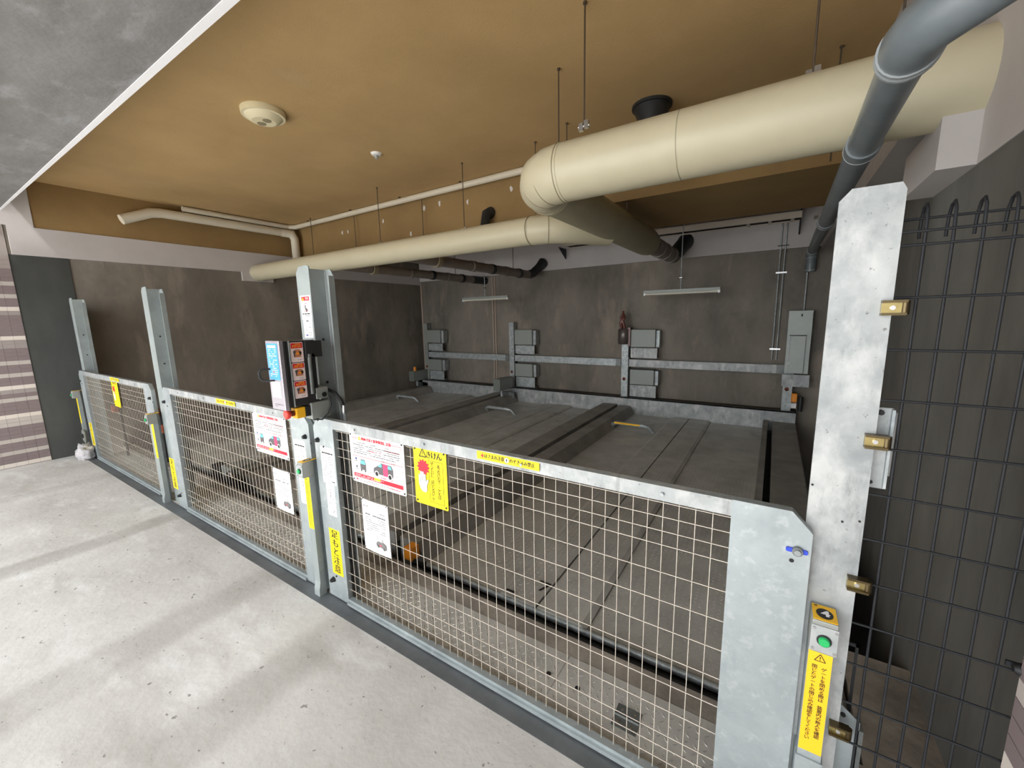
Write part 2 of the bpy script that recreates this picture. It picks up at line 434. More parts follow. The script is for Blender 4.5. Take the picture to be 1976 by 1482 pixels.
# diamond plate relief
def relief(x0, x1, y0, y1, z, pitch=.032, L_=.024, W=.004, H=.0012, skip=None):
    vs = []; fs = []
    ny = int((y1-y0)/pitch); nx = int((x1-x0)/pitch)
    for j in range(ny):
        for i in range(nx):
            x = x0+(i+.5)*pitch; y = y0+(j+.5)*pitch
            if skip and skip(x, y): continue
            a = radians(45 if (i+j) % 2 else -45); ca, sa = cos(a), sin(a); n = len(vs)
            vs += [(x-ca*L_/2, y-sa*L_/2, z), (x+sa*W/2, y-ca*W/2, z), (x+ca*L_/2, y+sa*L_/2, z), (x-sa*W/2, y+ca*W/2, z), (x-ca*L_/5, y-sa*L_/5, z+H), (x+ca*L_/5, y+sa*L_/5, z+H)]
            fs += [(n, n+1, n+4), (n+1, n+5, n+4), (n+1, n+2, n+5), (n+2, n+3, n+5), (n+3, n+4, n+5), (n+3, n, n+4)]
    return vs, fs
edges = [(-7.42, -6.15), (-6.145, -4.88), (-4.875, -3.55), (-3.545, -2.25), (-2.245, -.76), (-.755, .12)]
dl = ['far left end plate in front of the first pallet, brownish', 'plate inside the leftmost gate beside the second post', 'plate inside the middle gate, left half, under the shadow',
      'plate inside the middle gate, right half, below the paper notice', 'long plate inside the nearest gate with one drilled hole by the seam', 'nearest short plate with a hinge and a drilled hole']
for i, (a, b) in enumerate(edges):
    m_ = MB(); m_.box(a, b, -.02, .33, -.03, 0)
    t = thing('deck_plate', 'chequered steel '+dl[i], 'floor plate', ((a+b)/2, .15, -.03), 'chequered plates behind the gates')
    m_.build('plate', DIAM, t)
    vs, fs = relief(a+.01, b-.01, .0, .325, .0, .034, .030, .008, .0032)
    r_ = MB(); r_.add(vs, fs); stuff(r_.build('tread_relief', DIAMB, t))
    for hx in ([-.80] if i == 4 else [-.65] if i == 5 else []):
        h = MB(); h.tube([(hx,.18,0),(hx,.18,.0035)], .012, 12, smooth=False); h.build('drilled_hole', BLACK, t)
    if i == 5:
        h = MB(); h.box(-.465,-.36,.10,.15,0,.004); h.box(-.465,-.36,.16,.21,0,.004); h.tube([(-.465,.155,.004),(-.36,.155,.004)],.006,8)
        hg = h.build('hinge', GALVD, t)
        for q in (-.44,-.385):
            for yy in (.125,.185): bolt(hg, q, yy, .004, .006, .003, 'screw', CHROME, 'z')

# ================================================================== PALLETS
def pallet(x0, label, long=True, number=None):
    t = thing('parking_pallet', label, 'parking pallet', (x0+1.2, .66, -.3), 'steel parking pallets side by side')
    def P(pts, a=.66, b=6.1): 
        q = MB(); q.prism([(x0+x, z) for x, z in pts], 'y', a, b); return q
    YA = .66
    # left side beam (sloping inner face), treads, raised centre, right side beam
    P([(0,-.3),(0,.02),(.19,.02),(.27,-.13),(.27,-.16),(.2,-.3)]).build('side_beam', SIDEB, t)
    P([(.272,-.16),(.272,-.13),(.92,-.13),(.97,-.10),(1.222,-.10),(1.222,-.16)]).build('tread_panel', DIAM, t)
    P([(1.236,-.16),(1.236,-.10),(1.53,-.10),(1.565,-.118),(1.565,-.16)]).build('centre_panel', DIAM, t)
    P([(1.235,-.17),(1.235,-.112),(1.223,-.112),(1.223,-.17)]).build('seam', BLACK, t)
    if number:
        P([(1.568,-.16),(1.568,-.13),(2.318,-.13),(2.318,-.16)]).build('tread_panel', DIAM, t)
        P([(2.32,-.3),(2.32,.0),(2.325,.018),(2.385,.018),(2.385,-.3)]).build('edge_lip', SIDEB, t)
        xr = 2.31
    else:
        P([(1.568,-.16),(1.568,-.13),(2.13,-.13),(2.13,-.16)]).build('tread_panel', DIAM, t)
        P([(2.132,-.3),(2.132,-.13),(2.22,.03),(2.25,.035),(2.50,.035),(2.50,-.3)]).build('side_beam', SIDEB, t)
        xr = 2.12
    for a, b, z in ((.285,.91,-.13),(.98,1.22,-.10),(1.245,1.52,-.10),(1.575,xr,-.13)):
        vs, fs = relief(x0+a, x0+b, .70, 4.1 if number else 3.2, z, .036, .026, .0065, .0024)
        r_ = MB(); r_.add(vs, fs); stuff(r_.build('tread_relief', DIAMB, t))
    # front lip: rounded bar along the front edge
    q = MB(); q.tube([(x0+.28, .655, -.125), (x0+xr, .655, -.125)], .018, 8); q.build('front_lip', GALV, t)
    q = MB(); q.box(x0+.27, x0+xr, .57, .64, -.25, -.15); q.build('front_ledge', DARKM, t)
    # black end caps of the side beams
    # wheel stop: bent tube with a flat bar
    wy = 4.95
    q = MB(); q.tube([(x0+.24, wy+.03, -.13), (x0+.25, wy, -.05), (x0+.31, wy-.02, -.015), (x0+.74, wy-.02, -.015), (x0+.82, wy+.0, -.03), (x0+.88, wy+.06, -.13)], .028, 10)
    ws = q.build('wheel_stop', GALV, t)
    if number:
        q = MB(); q.box(x0+.29, x0+.70, wy-.052, wy-.047, -.02, .006); q.build('yellow_stripe', YELO, ws)['label'] = 'worn yellow stripe on the wheel stop'
    if number:
        pr = Print('z', (x0+1.165, .80, -.0965))
        pr.shape([(0,.0),(.018,.0),(.052,.085),(.052,.10),(-.035,.10),(-.035,.085),(.032,.085)], INK, 0)
        pr.build('number', t)
        pr = Print('z', (x0+.98, .69, -.1265+.03)); pr.rect(0, 0, .07, .02, INK, 0); pr.build('black_dash', t)
        q = MB(); q.prism([(x0+.16,-.06),(x0+.24,-.06),(x0+.235,.035),(x0+.17,.04)], 'y', .55, .63)
        q.build('corner_marker', AMBER, t)['label'] = 'orange reflective corner marker'
        q = MB(); q.tube([(x0+.275,.66,-.13),(x0+.275,.60,-.10),(x0+.24,.56,-.06)], .02, 8); q.build('marker_base', DARKM, t)
    return t
p3 = pallet(-2.37, 'nearest grey chequered steel pallet marked 7 with yellow striped wheel stop', number='7')
p2 = pallet(-4.93, 'middle brownish steel pallet right of the grey motor box, plain wheel stop')
p1 = pallet(-7.50, 'farthest steel pallet beside the left wall with an unpainted wheel stop')
# fixed plateau at the right edge
q = MB(); q.prism([(.075,-.3),(.075,.0),(.37,.0),(.385,-.02),(.385,-.3)], 'y', .47, 6.1)
t = q.build('side_walkway', SIDEB); tag(t, 'narrow dark steel side strip between the nearest pallet and right wall', 'walkway')
q = MB(); q.box(-2.425,-2.375,.66,6.1,-.3,-.05); q.box(-4.985,-4.935,.66,6.1,-.3,-.05); q.box(.02,.07,.66,6.1,-.4,-.2)
q2 = tag(q.build('pallet_gap_shade', BLACK), 'black strips added as shade in the gaps between the steel pallets', 'gap_shade')  # the darkness of the open pallet gaps, put in as black strips
# lifting gear at the front between first and second pallet
t = thing('lift_end_block', 'dark lifting block with hooked box at the front of second pallet gap', 'machine part', (-5.2,.7,-.1))
q = MB(); q.bbox(-5.62,-5.36,.60,.75,-.13,.03,.01); q.build('block', BLACK, t)
q = MB(); q.bbox(-5.34,-5.08,.60,.90,-.13,.07,.015); q.build('cover', SCOVER, t)
q = MB(); q.prism([(-5.12,-.13),(-4.82,-.13),(-4.86,-.0),(-4.93,.03),(-5.06,.02)], 'y', .52, .62); q.build('wheel_guard', BLACK, t)
q = MB(); q.tube([(-5.06,.55,.03),(-5.02,.55,.07),(-4.96,.55,.06),(-4.93,.55,.02)], .012, 8); q.build('hook', CHROME, t)
# chain along the front edge of the left two bays
t = thing('drive_chain', 'black roller chain lying along the kerb in front of the pallets', 'chain', (-4.8,.5,-.05))
lk = MB(); lk.bbox(-.017,.017,-.012,.012,0,.022,.004); lk = lk.build('tmp', BLACK); lkm = lk.data; bpy.data.objects.remove(lk)
for i in range(100):
    o = place('link', lkm, t, (-7.1+i*.049, .51, -.06))

# ================================================================== BACK FRAME
b = MB(); b.box(-7.62,.37,6.13,6.16,-.16,.17); b.box(-7.62,.37,6.13,6.19,.155,.17)
t = b.build('rear_cross_beam', GALVW); tag(t, 'long galvanised cross beam behind the pallets along the back wall', 'beam')
b = MB(); b.box(-7.62,.38,6.19,6.44,.12,.155); b = struct(b.build('trim_12', mat('brown_dusty_ledge',(70,58,50),.9)))
postx = [(-7.62, 1.60), (-4.985, 1.60), (-2.42, 1.16), (.175, .80)]
plab = ['dull far left back post beside the corner', 'tall punched back post left of two grey covers', 'back post under the dome siren with rust-stained hole', 'short back post below the tall pale enclosure']
for i, (px, top) in enumerate(postx):
    t = thing('lift_post', 'galvanised steel '+plab[i], 'post', (px+.06, 6.25, .12), 'galvanised lift posts on the back wall')
    b = MB(); b.box(px, px+.125, 6.28, 6.286, .12, top); b.box(px+.119, px+.125, 6.286, 6.42, .12, top); b.box(px, px+.006, 6.286, 6.42, .12, top)
    b.build('channel', GALV if i else SCOVER, t)
    b = MB(); b.tube([(px+.055,6.281,.50),(px+.055,6.276,.50)], .032, 12, smooth=False)
    h = b.build('rusty_hole', RUST, t); b = MB(); b.tube([(px+.055,6.277,.49),(px+.055,6.272,.49)], .016, 10, smooth=False); b.build('hole', BLACK, h)
    for zz in (.85, .95, 1.02):
        if zz < top: bolt(t, px+.03, 6.28, zz, .007, .004); bolt(t, px+.09, 6.28, zz, .007, .004)
for i, (a, b_) in enumerate(((-7.49,-4.99),(-4.85,-2.43),(-2.29,.17))):
    t = thing('guide_rail', 'horizontal galvanised rail between '+('far left and second', 'second and third', 'third and fourth')[i]+' back posts', 'rail', ((a+b_)/2, 6.3, .75), 'horizontal guide rails on the back wall')
    q = MB(); q.box(a+.02, b_-.1, 6.27, 6.276, .745, .88); q.box(a+.02, b_-.1, 6.276, 6.36, .874, .88); q.box(a+.02, b_-.1, 6.276, 6.36, .745, .751); q.build('channel', GALVW if i == 2 else GALV, t)
    q = MB(); q.box(b_-.1, b_, 6.274, 6.30, .74, .885); q.build('splice_plate', GALVD, t)
    q = MB(); q.box(a-.0, a+.02, 6.28, 6.36, .70, .92); q.build('end_plate', DARKM, t)
for i, px in enumerate((-7.49,-4.85,-2.29)):
    who = ('far left', 'second', 'third')[i]
    for kx, (z0, z1, zl) in enumerate(((1.12, 1.44, .915), (.40+.02, .70, .18))):
        t = thing('sensor_cover', ('upper' if kx == 0 else 'lower')+' grey sheet cover and bracket right of the '+who+' back post', 'cover', (px+.3, 6.3, zl), 'grey covers beside the back posts')
        q = MB(); q.bbox(px+.06, px+.50, 6.20, 6.40, z0, z1, .006); q.build('cover', SCOVER, t)
        q = MB(); q.box(px+.50, px+.56, 6.26, 6.42, z0-.0, z1-.02); q.build('side_flange', GALV, t)
        q = MB(); q.box(px+.05, px+.53, 6.25, 6.262, zl, z0-.02); q.box(px+.05, px+.53, 6.262, 6.43, zl, zl+.008); q.build('bracket', GALVW if i == 2 else GALV, t)
# siren on third post
t = thing('alarm_siren', 'dark rounded siren box with a drooping reddish cable on the third back post', 'alarm', (-2.4, 6.2, 1.16))
q = MB(); q.tube([(-2.36,6.22,1.17),(-2.36,6.22,1.19),(-2.36,6.22,1.44),(-2.36,6.22,1.46)], [.09,.115,.115,.10], 16); q.build('body', mat('siren_brown_grey',(96,88,84),.28,.3), t)
q = MB(); q.box(-2.28,-2.23,6.16,6.3,1.14,1.48); q.build('mount', FLAG, t)
for sgn in (0,1):
    q = MB(); q.tube([(-2.40+.06*sgn,6.2,1.46),(-2.42+.05*sgn,6.18,1.56),(-2.36-.05*sgn,6.2,1.66),(-2.40+.02*sgn,6.22,1.78)], [.022,.03,.03,.015], 8); q.build('cable', FLAG, t)
# motors
for i, (mx, my) in enumerate(((-7.72, 5.80), (-4.97, 5.62))):
    t = thing('lift_motor', ('small grey motor box with orange cap in the far left corner', 'grey motor box standing between first and second pallet at the rear')[i], 'motor', (mx, my+.2, .1), 'motor boxes at the pallet ends')
    q = MB(); q.bbox(mx, mx+.17, my, my+.50, .17, .42, .02); q.build('housing', SCOVER, t)
    q = MB(); q.bbox(mx-.005, mx+.175, my-.02, my+.01, .165, .425, .01); q.build('front_plate', BOXG, t)
    q = MB(); q.tube([(mx+.1,my+.15,.17),(mx+.1,my+.15,.03)], .03, 10); q.build('shaft', GALV, t)
    q = MB(); q.box(mx-.1, mx+.3, my+.33, my+.36, -.05, .1); q.build('mount_plate', GALVD, t)
    if i == 0:
        q = MB(); q.tube([(mx+.1,my+.1,.42),(mx+.1,my+.1,.52)], .035, 10); q.build('orange_cap', AMBER, t)
# enclosure on the fourth post
t = thing('electrical_enclosure', 'tall pale grey electrical box with a raised door in the right rear corner', 'electrical box', (.33, 6.3, .75))
q = MB(); q.bbox(.17,.475,6.22,6.42,.76,1.72,.006); q.build('body', ENCL, t)
q = MB(); q.bbox(.215,.41,6.185,6.219,.77,1.34,.004); dr = q.build('door', ENCL, t)
for z in (.90,1.22):
    q = MB(); q.box(.20,.225,6.17,6.19,z,z+.05); q.build('hinge', GALV, dr)
q = MB(); q.box(.20,.42,6.212,6.219,1.342,1.352); q.build('door_top_strip', BLACK, t)  # thin black strip across the body just above the door
q = MB(); q.box(.325,.345,6.21,6.22,1.63,1.67); q.build('lock', DARKM, t)
q = MB(); q.box(.15,.50,6.20,6.24,.56,.745); tag(q.build('mounting_bracket', GALVW), 'mottled galvanised bracket plate under the tall electrical box', 'bracket')
t = thing('limit_switch', 'orange switch with white foot beside the fourth back post', 'switch', (.33,6.2,.17))
q = MB(); q.bbox(.295,.37,6.2,6.28,.31,.45,.01); q.build('orange_body', AMBER, t)
q = MB(); q.box(.30,.365,6.2,6.28,.22,.30); q.build('white_foot', WHITE, t)
q = MB(); q.tube([(.42,6.24,.17),(.42,6.24,.40)], .03, 8); q.build('conduit', DARKM, t)

# ================================================================== WALL CONDUITS / LAMPS / TRAY
t = thing('wall_conduits', 'pair of thin steel conduits running down the back wall by the pale enclosure', 'conduit', (0,6.4,.8))
for x in (-.005,.055):
    q = MB(); q.tube([(x,6.36,3.05),(x,6.36,2.62),(x,6.42,2.55),(x,6.42,.95)], .011, 8); q.build('conduit', GALV, t)
for z in (2.31,1.12):
    q = MB(); q.box(-.045,.10,6.40,6.408,z-.012,z+.012); q.build('clip', CHROME, t)
q = MB(); q.box(-.045,.10,6.34,6.348,2.70,2.712); q.build('clip', DARKM, t)
t = thing('feed_conduit', 'single thin conduit dropping into the top of the pale enclosure', 'conduit', (.36,6.4,1.72))
q = MB(); q.tube([(.36,6.42,2.6),(.36,6.42,1.72)], .010, 8); q.build('conduit', GALV, t)
q = MB(); q.box(.335,.385,6.40,6.408,2.29,2.31); q.build('clip', CHROME, t)
t = thing('joint_strip', 'pair of pale vertical strips on the back wall above the first guide rail', 'conduit', (-5.47,6.44,.15))
for x in (-5.515,-5.45):
    q = MB(); q.tube([(x,6.44,2.64),(x,6.44,.16)], .019, 8); q.build('conduit', PALE, t)
q = MB(); q.box(-7.86+.06,-7.76,6.425,6.449,.2,2.6); tag(q.build('corner_strip', PALE), 'thin pale vertical strip in the far left corner of the back wall', 'trim')
def lamp(x0, x1, z, label, hz):
    y = 5.55; t = thing('tube_lamp', label, 'lamp', ((x0+x1)/2, y, z), 'unlit tube lamps by the back wall')
    q = MB(); q.box(x0, x1, y-.035, y+.035, z+.005, z+.045); q.build('housing', SCOVER, t)
    q = MB(); q.tube([(x0+.03,y,z-.012),(x1-.03,y,z-.012)], .020, 10); q.build('tube', TUBE, t)
    for x in (x0+.015, x1-.015):
        q = MB(); q.box(x-.015, x+.015, y-.028, y+.028, z-.035, z+.02); q.build('end_holder', WHITE, t)
    q = MB(); q.tube([((x0+x1)/2,y,z+.045),((x0+x1)/2,y,hz)], .008, 8); q.build('hanger_rod', GALV, t)
    q = MB(); q.tube([((x0+x1)/2+.02,y,z+.22),((x0+x1)/2-.02,y,z+.22)], .02, 8); q.build('clamp', CHROME, t)
lamp(-5.66, -4.50, 2.10, 'unlit tube lamp hanging in front of the pale wall strips', 3.5)
lamp(-1.84, -.72, 2.045, 'unlit tube lamp hanging under the end of the drain elbow', 3.5)
t = thing('cable_tray', 'ladder cable tray running along the top of the back wall', 'cable tray', (-1.5,6.1,3.1))
for yy in (6.02, 6.30):
    q = MB(); q.box(-3.55,.22,yy,yy+.012,3.03,3.125); q.build('side_rail', TRAYM, t)
rg = MB(); rg.box(-.022,.022,6.032,6.30,3.03,3.04); o = rg.build('rung', TRAYM, t); o.location.x = -3.45-(-1.5); rme = o.data
for v in rme.vertices: v.co.x += 1.5
for i in range(1, 14):
    o2 = o.copy(); COL.objects.link(o2); o2.parent = t; o2.location.x = -3.45+1.5+i*.28
q = MB()
for yy in (6.07,6.12,6.17,6.22,6.27): q.tube([(-3.5,yy,3.07),(.2,yy,3.07)], .024, 6)
stuff(q.build('slot_shade_fill', BLACK, t))  # black tubes added so the tray slots look dark from below
q = MB(); q.prism([(6.0,3.03),(6.32,3.03),(6.32,2.84)], 'x', -3.62, -3.60); q.build('bracket', DARKM, t)
q = MB(); q.prism([(6.0,3.30),(6.32,3.30),(6.32,2.84)], 'x', .20, .22); q.build('bracket', DARKM, t)

# ================================================================== DUCTS AND PIPES
def arc(c, r, a0, a1, n, plane='xy'):
    out = []
    for i in range(n+1):
        a = radians(a0+(a1-a0)*i/n)
        out.append((c[0]+r*cos(a), c[1]+r*sin(a), c[2]))
    return out
# big duct: from the right wall to an elbow, then back
DX, DY, DZ, DR = -1.50, 1.31, 2.65, .180
t = thing('large_duct', 'large beige duct from the right beam with a segmented elbow turning back', 'duct', (-.4, DY, DZ-DR))
rb = .24
el = [(DX+rb-rb*cos(radians(a)), DY+rb-rb*sin(radians(a)), DZ) for a in (90, 67.5, 45, 22.5, 0)]
q = MB(); q.tube([(.70, DY, DZ), (el[0][0]+.02, DY, DZ)], DR, 40); q.build('main_run', BEIGE, t)
q = MB(); q.tube([(el[0][0]+.02, DY, DZ)]+el+[(DX, DY+rb+.04, DZ)], DR+.003, 40); q.build('elbow', BEIGE, t)
for i, p in enumerate(el):
    a = radians((90, 67.5, 45, 22.5, 0)[i]); d = Vector((-sin(a), cos(a), 0)); pv = Vector(p)
    q = MB(); q.tube([pv-d*.003, pv+d*.003], DR+.0055, 40); q.build('seam', BEIGD, t)
q = MB(); q.tube([(DX, DY+rb+.03, DZ), (DX, 4.28, DZ), (DX, 4.40, DZ)], [DR*.95, DR*.95, DR*.88], 40); q.build('rear_run', BEIGS, t)
q = MB(); q.tube([(-.52,DY,DZ),(-.515,DY,DZ)], DR+.0012, 40); q.build('seam', BEIGS, t)
t = thing('drain_elbow', 'dark brown-grey drain pipe continuing from the large duct into the back beam', 'pipe', (DX,5,2.5))
q = MB(); q.tube([(DX,4.38,DZ),(DX,5.9,DZ)], .115, 24); q.build('pipe', DARKP, t)
for y in (4.6,4.95,5.3,5.75): 
    q = MB(); q.tube([(DX,y-.03,DZ),(DX,y+.03,DZ)], .128, 24); q.build('collar', DARKP, t)
q = MB(); q.tube([(DX,5.85,DZ),(DX,6.0,DZ+.02),(DX+.06,6.12,DZ+.12),(DX+.10,6.30,DZ+.24),(DX+.11,6.42,DZ+.28)], [.115,.12,.12,.12,.14], 24); q.build('elbow', DARKM, t)
# second duct
DY1, DZ1, DR1 = 2.45, 2.578, .138
t = thing('long_duct', 'long beige duct running from left wall behind the second gate post', 'duct', (-4.5, DY1, DZ1-DR1))
q = MB(); q.tube([(XL+.01,DY1,DZ1),(-2.15,DY1,DZ1)], DR1, 36); q.build('main_run', BEIGE, t)
q = MB(); q.tube([(-2.17,DY1,DZ1),(-2.0,DY1+.03,DZ1),(-1.84,DY1+.13,DZ1),(-1.74,DY1+.27,DZ1),(-1.55,DY1+.55,DZ1)], [DR1+.004]*4+[DR1], 36); q.build('elbow', BEIGE, t)
q = MB(); q.tube([(-2.17,DY1,DZ1),(-2.163,DY1,DZ1)], DR1+.008, 36); q.build('seam', BEIGD, t)
q = MB(); q.tube([(-2.0,DY1+.03,DZ1),(-1.995,DY1+.033,DZ1)], DR1+.008, 36); q.build('seam', BEIGD, t)
# drains A, B
for i, (px, lab) in enumerate(((-5.72, 'lower dark drain pipe passing under the long duct, the left one'), (-4.28, 'dark drain pipe with flanged upturned elbow behind the long duct'))):
    t = thing('drain_pipe', lab, 'pipe', (px,4.5,2.5), 'drain pipes behind the long duct')
    z = 2.56
    q = MB(); q.tube([(px,2.55,z),(px,6.05,z)], .078, 20); q.build('pipe', DARKP, t)
    for y, rr, mm in ((3.3,.095,BEIGD),(4.15,.09,DARKP),(4.7,.088,DARKM),(5.15,.088,DARKP),(5.6,.09,DARKM)):
        q = MB(); q.tube([(px,y-.04,z),(px,y+.04,z)], rr, 20); q.build('collar', mm, t)
    if i: q = MB(); q.tube([(px,5.95,z),(px+.02,6.1,z+.03),(px+.10,6.24,z+.16),(px+.13,6.36,z+.26)], [.08,.085,.085,.11], 20); q.build('elbow', DARKM, t)
    else: q = MB(); q.tube([(px,5.95,z),(px,6.44,z)], .085, 20); q.build('elbow', DARKM, t)
    q = MB(); q.tube([(px,5.4,z+.08),(px,5.4,3.48)], .007, 6); q.build('hanger_rod', RODM, t)
# grey plastic pipe on the right
PA, PB, PRr = Vector((.246,.20,2.372)), Vector((.386,6.28,2.590)), .056
def pp(f): return PA+(PB-PA)*f
pd = (PB-PA).normalized()
t = thing('plastic_drain_pipe', 'long dark grey plastic pipe descending along the right beam, elbow overhead', 'pipe', (.3,3,2.3))
q = MB(); q.tube([PA, PB], PRr, 24); q.build('pipe', PVC, t)
for f, l in ((.155,.09),(.53,.09)):
    q = MB(); q.tube([pp(f)-pd*l, pp(f)], PRr+.008, 24); c_ = q.build('coupling', PVC, t)
    q = MB(); q.tube([pp(f), pp(f)+pd*.004], PRr+.010, 24); q.build('ring', PVCL, c_)
q = MB(); q.tube([PA+pd*.07, PA, PA+Vector((.012,-.055,.002)), PA+Vector((.05,-.105,.006)), PA+Vector((.11,-.125,.030)), PA+Vector((.60,-.10,.26))], PRr+.010, 24); el_ = q.build('elbow', PVC, t)
for f in (.035,.06):
    q = MB(); q.tube([PA+pd*(f-.005), PA+pd*(f+.005)], PRr+.015, 24); q.build('ring', PVCL, el_)
q = MB(); q.tube([PB-pd*.05, PB, PB+Vector((0,.06,-.06)), PB+Vector((0,.06,-.30))], PRr+.010, 20); q.build('drop', PVC, t)
for zz in (-.10,-.28):
    q = MB(); q.tube([PB+Vector((0,.06,zz-.006)), PB+Vector((0,.06,zz+.006))], PRr+.014, 20); q.build('ring', PVCL, t)
# small pipes, left
t = thing('cream_pipe', 'cream pipe with bent end along the left brown wall, dropping behind long duct', 'pipe', (-7.7,2,3.2))
q = MB(); q.tube([(-7.68,.70,3.15),(-7.68,1.03,3.30),(-7.68,1.15,3.32),(-7.66,2.9,3.32)], .066, 16); q.build('pipe', SMALLP, t)
q = MB(); q.tube([(-7.66,2.88,3.32),(-7.62,3.05,3.31),(-7.60,3.09,3.22),(-7.60,3.09,2.72)], .070, 16); q.build('elbow', SMALLP, t)
t = thing('slim_cream_pipe', 'slim cream pipe turning the corner under the brown ceiling toward the big duct', 'pipe', (-5,3,3.4))
q = MB(); q.tube([(-7.66,1.42,3.435),(-7.66,3.06,3.435)], .04, 14); q.build('left_run', SMALLP, t)
q = MB(); q.tube([(-7.66,3.02,3.435),(-7.62,3.08,3.435),(-7.55,3.11,3.435),(.6,3.11,3.435)], .04, 14); q.build('right_run', SMALLP, t)
for x in (-7.1,-5.9,-4.75,-3.6,-2.4):
    q = MB(); q.box(x-.01,x+.01,3.06,3.16,3.465,3.485); q.build('clip', RODM, t)
# hanger rods
def hanger(x, y, z0, lab, top=ZC, clamp=True):
    t = thing('threaded_rod', lab, 'hanger', (x,y,z0), 'ceiling hanger rods')
    q = MB(); q.tube([(x,y,z0),(x,y,top)], .0055, 6); q.build('rod', RODM, t)
    q = MB(); q.tube([(x,y,top-.012),(x,y,top)], .012, 8); q.build('nut', RODM, t)
    if clamp:
        q = MB(); q.box(x-.030,x-.004,y-.012,y+.012,z0-.03,z0+.012); q.box(x+.004,x+.030,y-.012,y+.012,z0-.02,z0+.022); q.tube([(x-.035,y,z0-.005),(x+.035,y,z0-.005)],.009,8); q.build('clamp', CHROME, t)
hanger(-1.045,1.14,2.83,'brightest long rod with shiny clamp above the large duct, left of the two near rods')
hanger(-1.45,1.62,2.82,'long thin dark rod just left of the shiny clamp over the elbow', clamp=False)
hanger(-1.76,2.42,2.73,'short dark rod close behind the duct elbow', clamp=False)
hanger(.07,1.32,2.85,'rod with crossed shiny clamp above the right half of large duct')
hanger(.385,1.35,2.83,'long pale rod beside the grey plastic pipe', clamp=False)
hanger(.25,2.5,2.75,'short dark rod behind the large duct near the plastic pipe', clamp=False)
for x, y, z, lab in ((-4.66,2.6,2.75,'long rod with a small clamp crossing the slim pipe, left one'), (-3.17,2.6,2.75,'long rod with shiny clamp crossing the slim pipe, right one'),
                   (-6.9,3.0,2.7,'leftmost thin rod at the corner pipe'), (-2.2,2.6,2.74,'rod with bright clamp beside the duct elbow')):
    hanger(x,y,z,lab)
for x, y, lab in ((-5.92,3.15,'faint thin rod in front of brown beam, left'), (-4.38,3.15,'faint thin rod in front of brown beam, right'),(-1.45,3.3,'short rod behind the large duct, above its rear run')):
    hanger(x,y,2.72,lab,ZC if y < 3.2 else 2.92,False)
# ceiling things
t = thing('smoke_detector', 'round cream smoke detector on the brown ceiling', 'detector', (-3.80,.72,ZC))
X0, Y0 = -3.79, .715
q = MB(); q.tube([(X0,Y0,ZC),(X0,Y0,ZC-.02),(X0,Y0,ZC-.045)], [.17,.17,.165], 32); q.build('base', CERAM, t)
q = MB(); q.tube([(X0,Y0,ZC-.045),(X0,Y0,ZC-.075),(X0,Y0,ZC-.085)], [.145,.115,.09], 32); q.build('sensor_head', CERAM, t)
for dx in (-.045,.045):
    q = MB(); q.tube([(X0+dx,Y0,ZC-.085),(X0+dx,Y0,ZC-.088)], .035, 16); q.build('vent', BEIGD, t)
t = thing('ceiling_sprinkler', 'small white sprinkler rosette on the brown ceiling below the detector', 'sprinkler', (-3.74,1.85,ZC))
q = MB(); q.tube([(-3.74,1.85,ZC),(-3.74,1.85,ZC-.02)], [.06,.045], 16); q.build('rosette', WHITE, t)
q = MB(); q.tube([(-3.74,1.85,ZC-.02),(-3.74,1.85,ZC-.055)], .018, 10); q.build('nozzle', GALV, t)
t = thing('ceiling_drain_stub', 'dark pleated pipe stub leaving the ceiling behind the large duct', 'pipe', (-1.0,2.5,3.0))
q = MB(); q.tube([(-1.02,2.55,ZC),(-1.02,2.55,ZC-.02),(-1.0,2.53,3.30),(-.98,2.5,2.95)], [.15,.15,.10,.095], 24); q.build('pipe', DARKM, t)
q = MB(); q.tube([(-1.02,2.55,ZC-.001),(-1.02,2.55,ZC-.025)], .165, 24); q.build('flange', DARKM, t)
t = thing('beam_drain_stub', 'small dark pipe stub above the long duct on the brown beam', 'pipe', (-3.2,3.1,2.8))
q = MB(); q.tube([(-3.22,3.22,3.06),(-3.22,3.12,3.02),(-3.22,3.05,2.8)], [.075,.06,.055], 16); q.build('pipe', DARKM, t)
for i, (x, z) in enumerate(((-6.2,3.2),(-6.35,3.2),(-5.3,3.25),(-4.4,3.3),(-4.1,3.32),(-3.6,3.25),(-4.7,2.98),(-2.9,3.3))):
    q = MB(); n_ = 7
    pts = [(x+random.uniform(.012,.03)*cos(2*pi*j/n_), z+random.uniform(.02,.05)*sin(2*pi*j/n_)) for j in range(n_)]
    q.prism(pts, 'y', 3.216, 3.221); q.build('paint_chip', LWHITE, beam4)

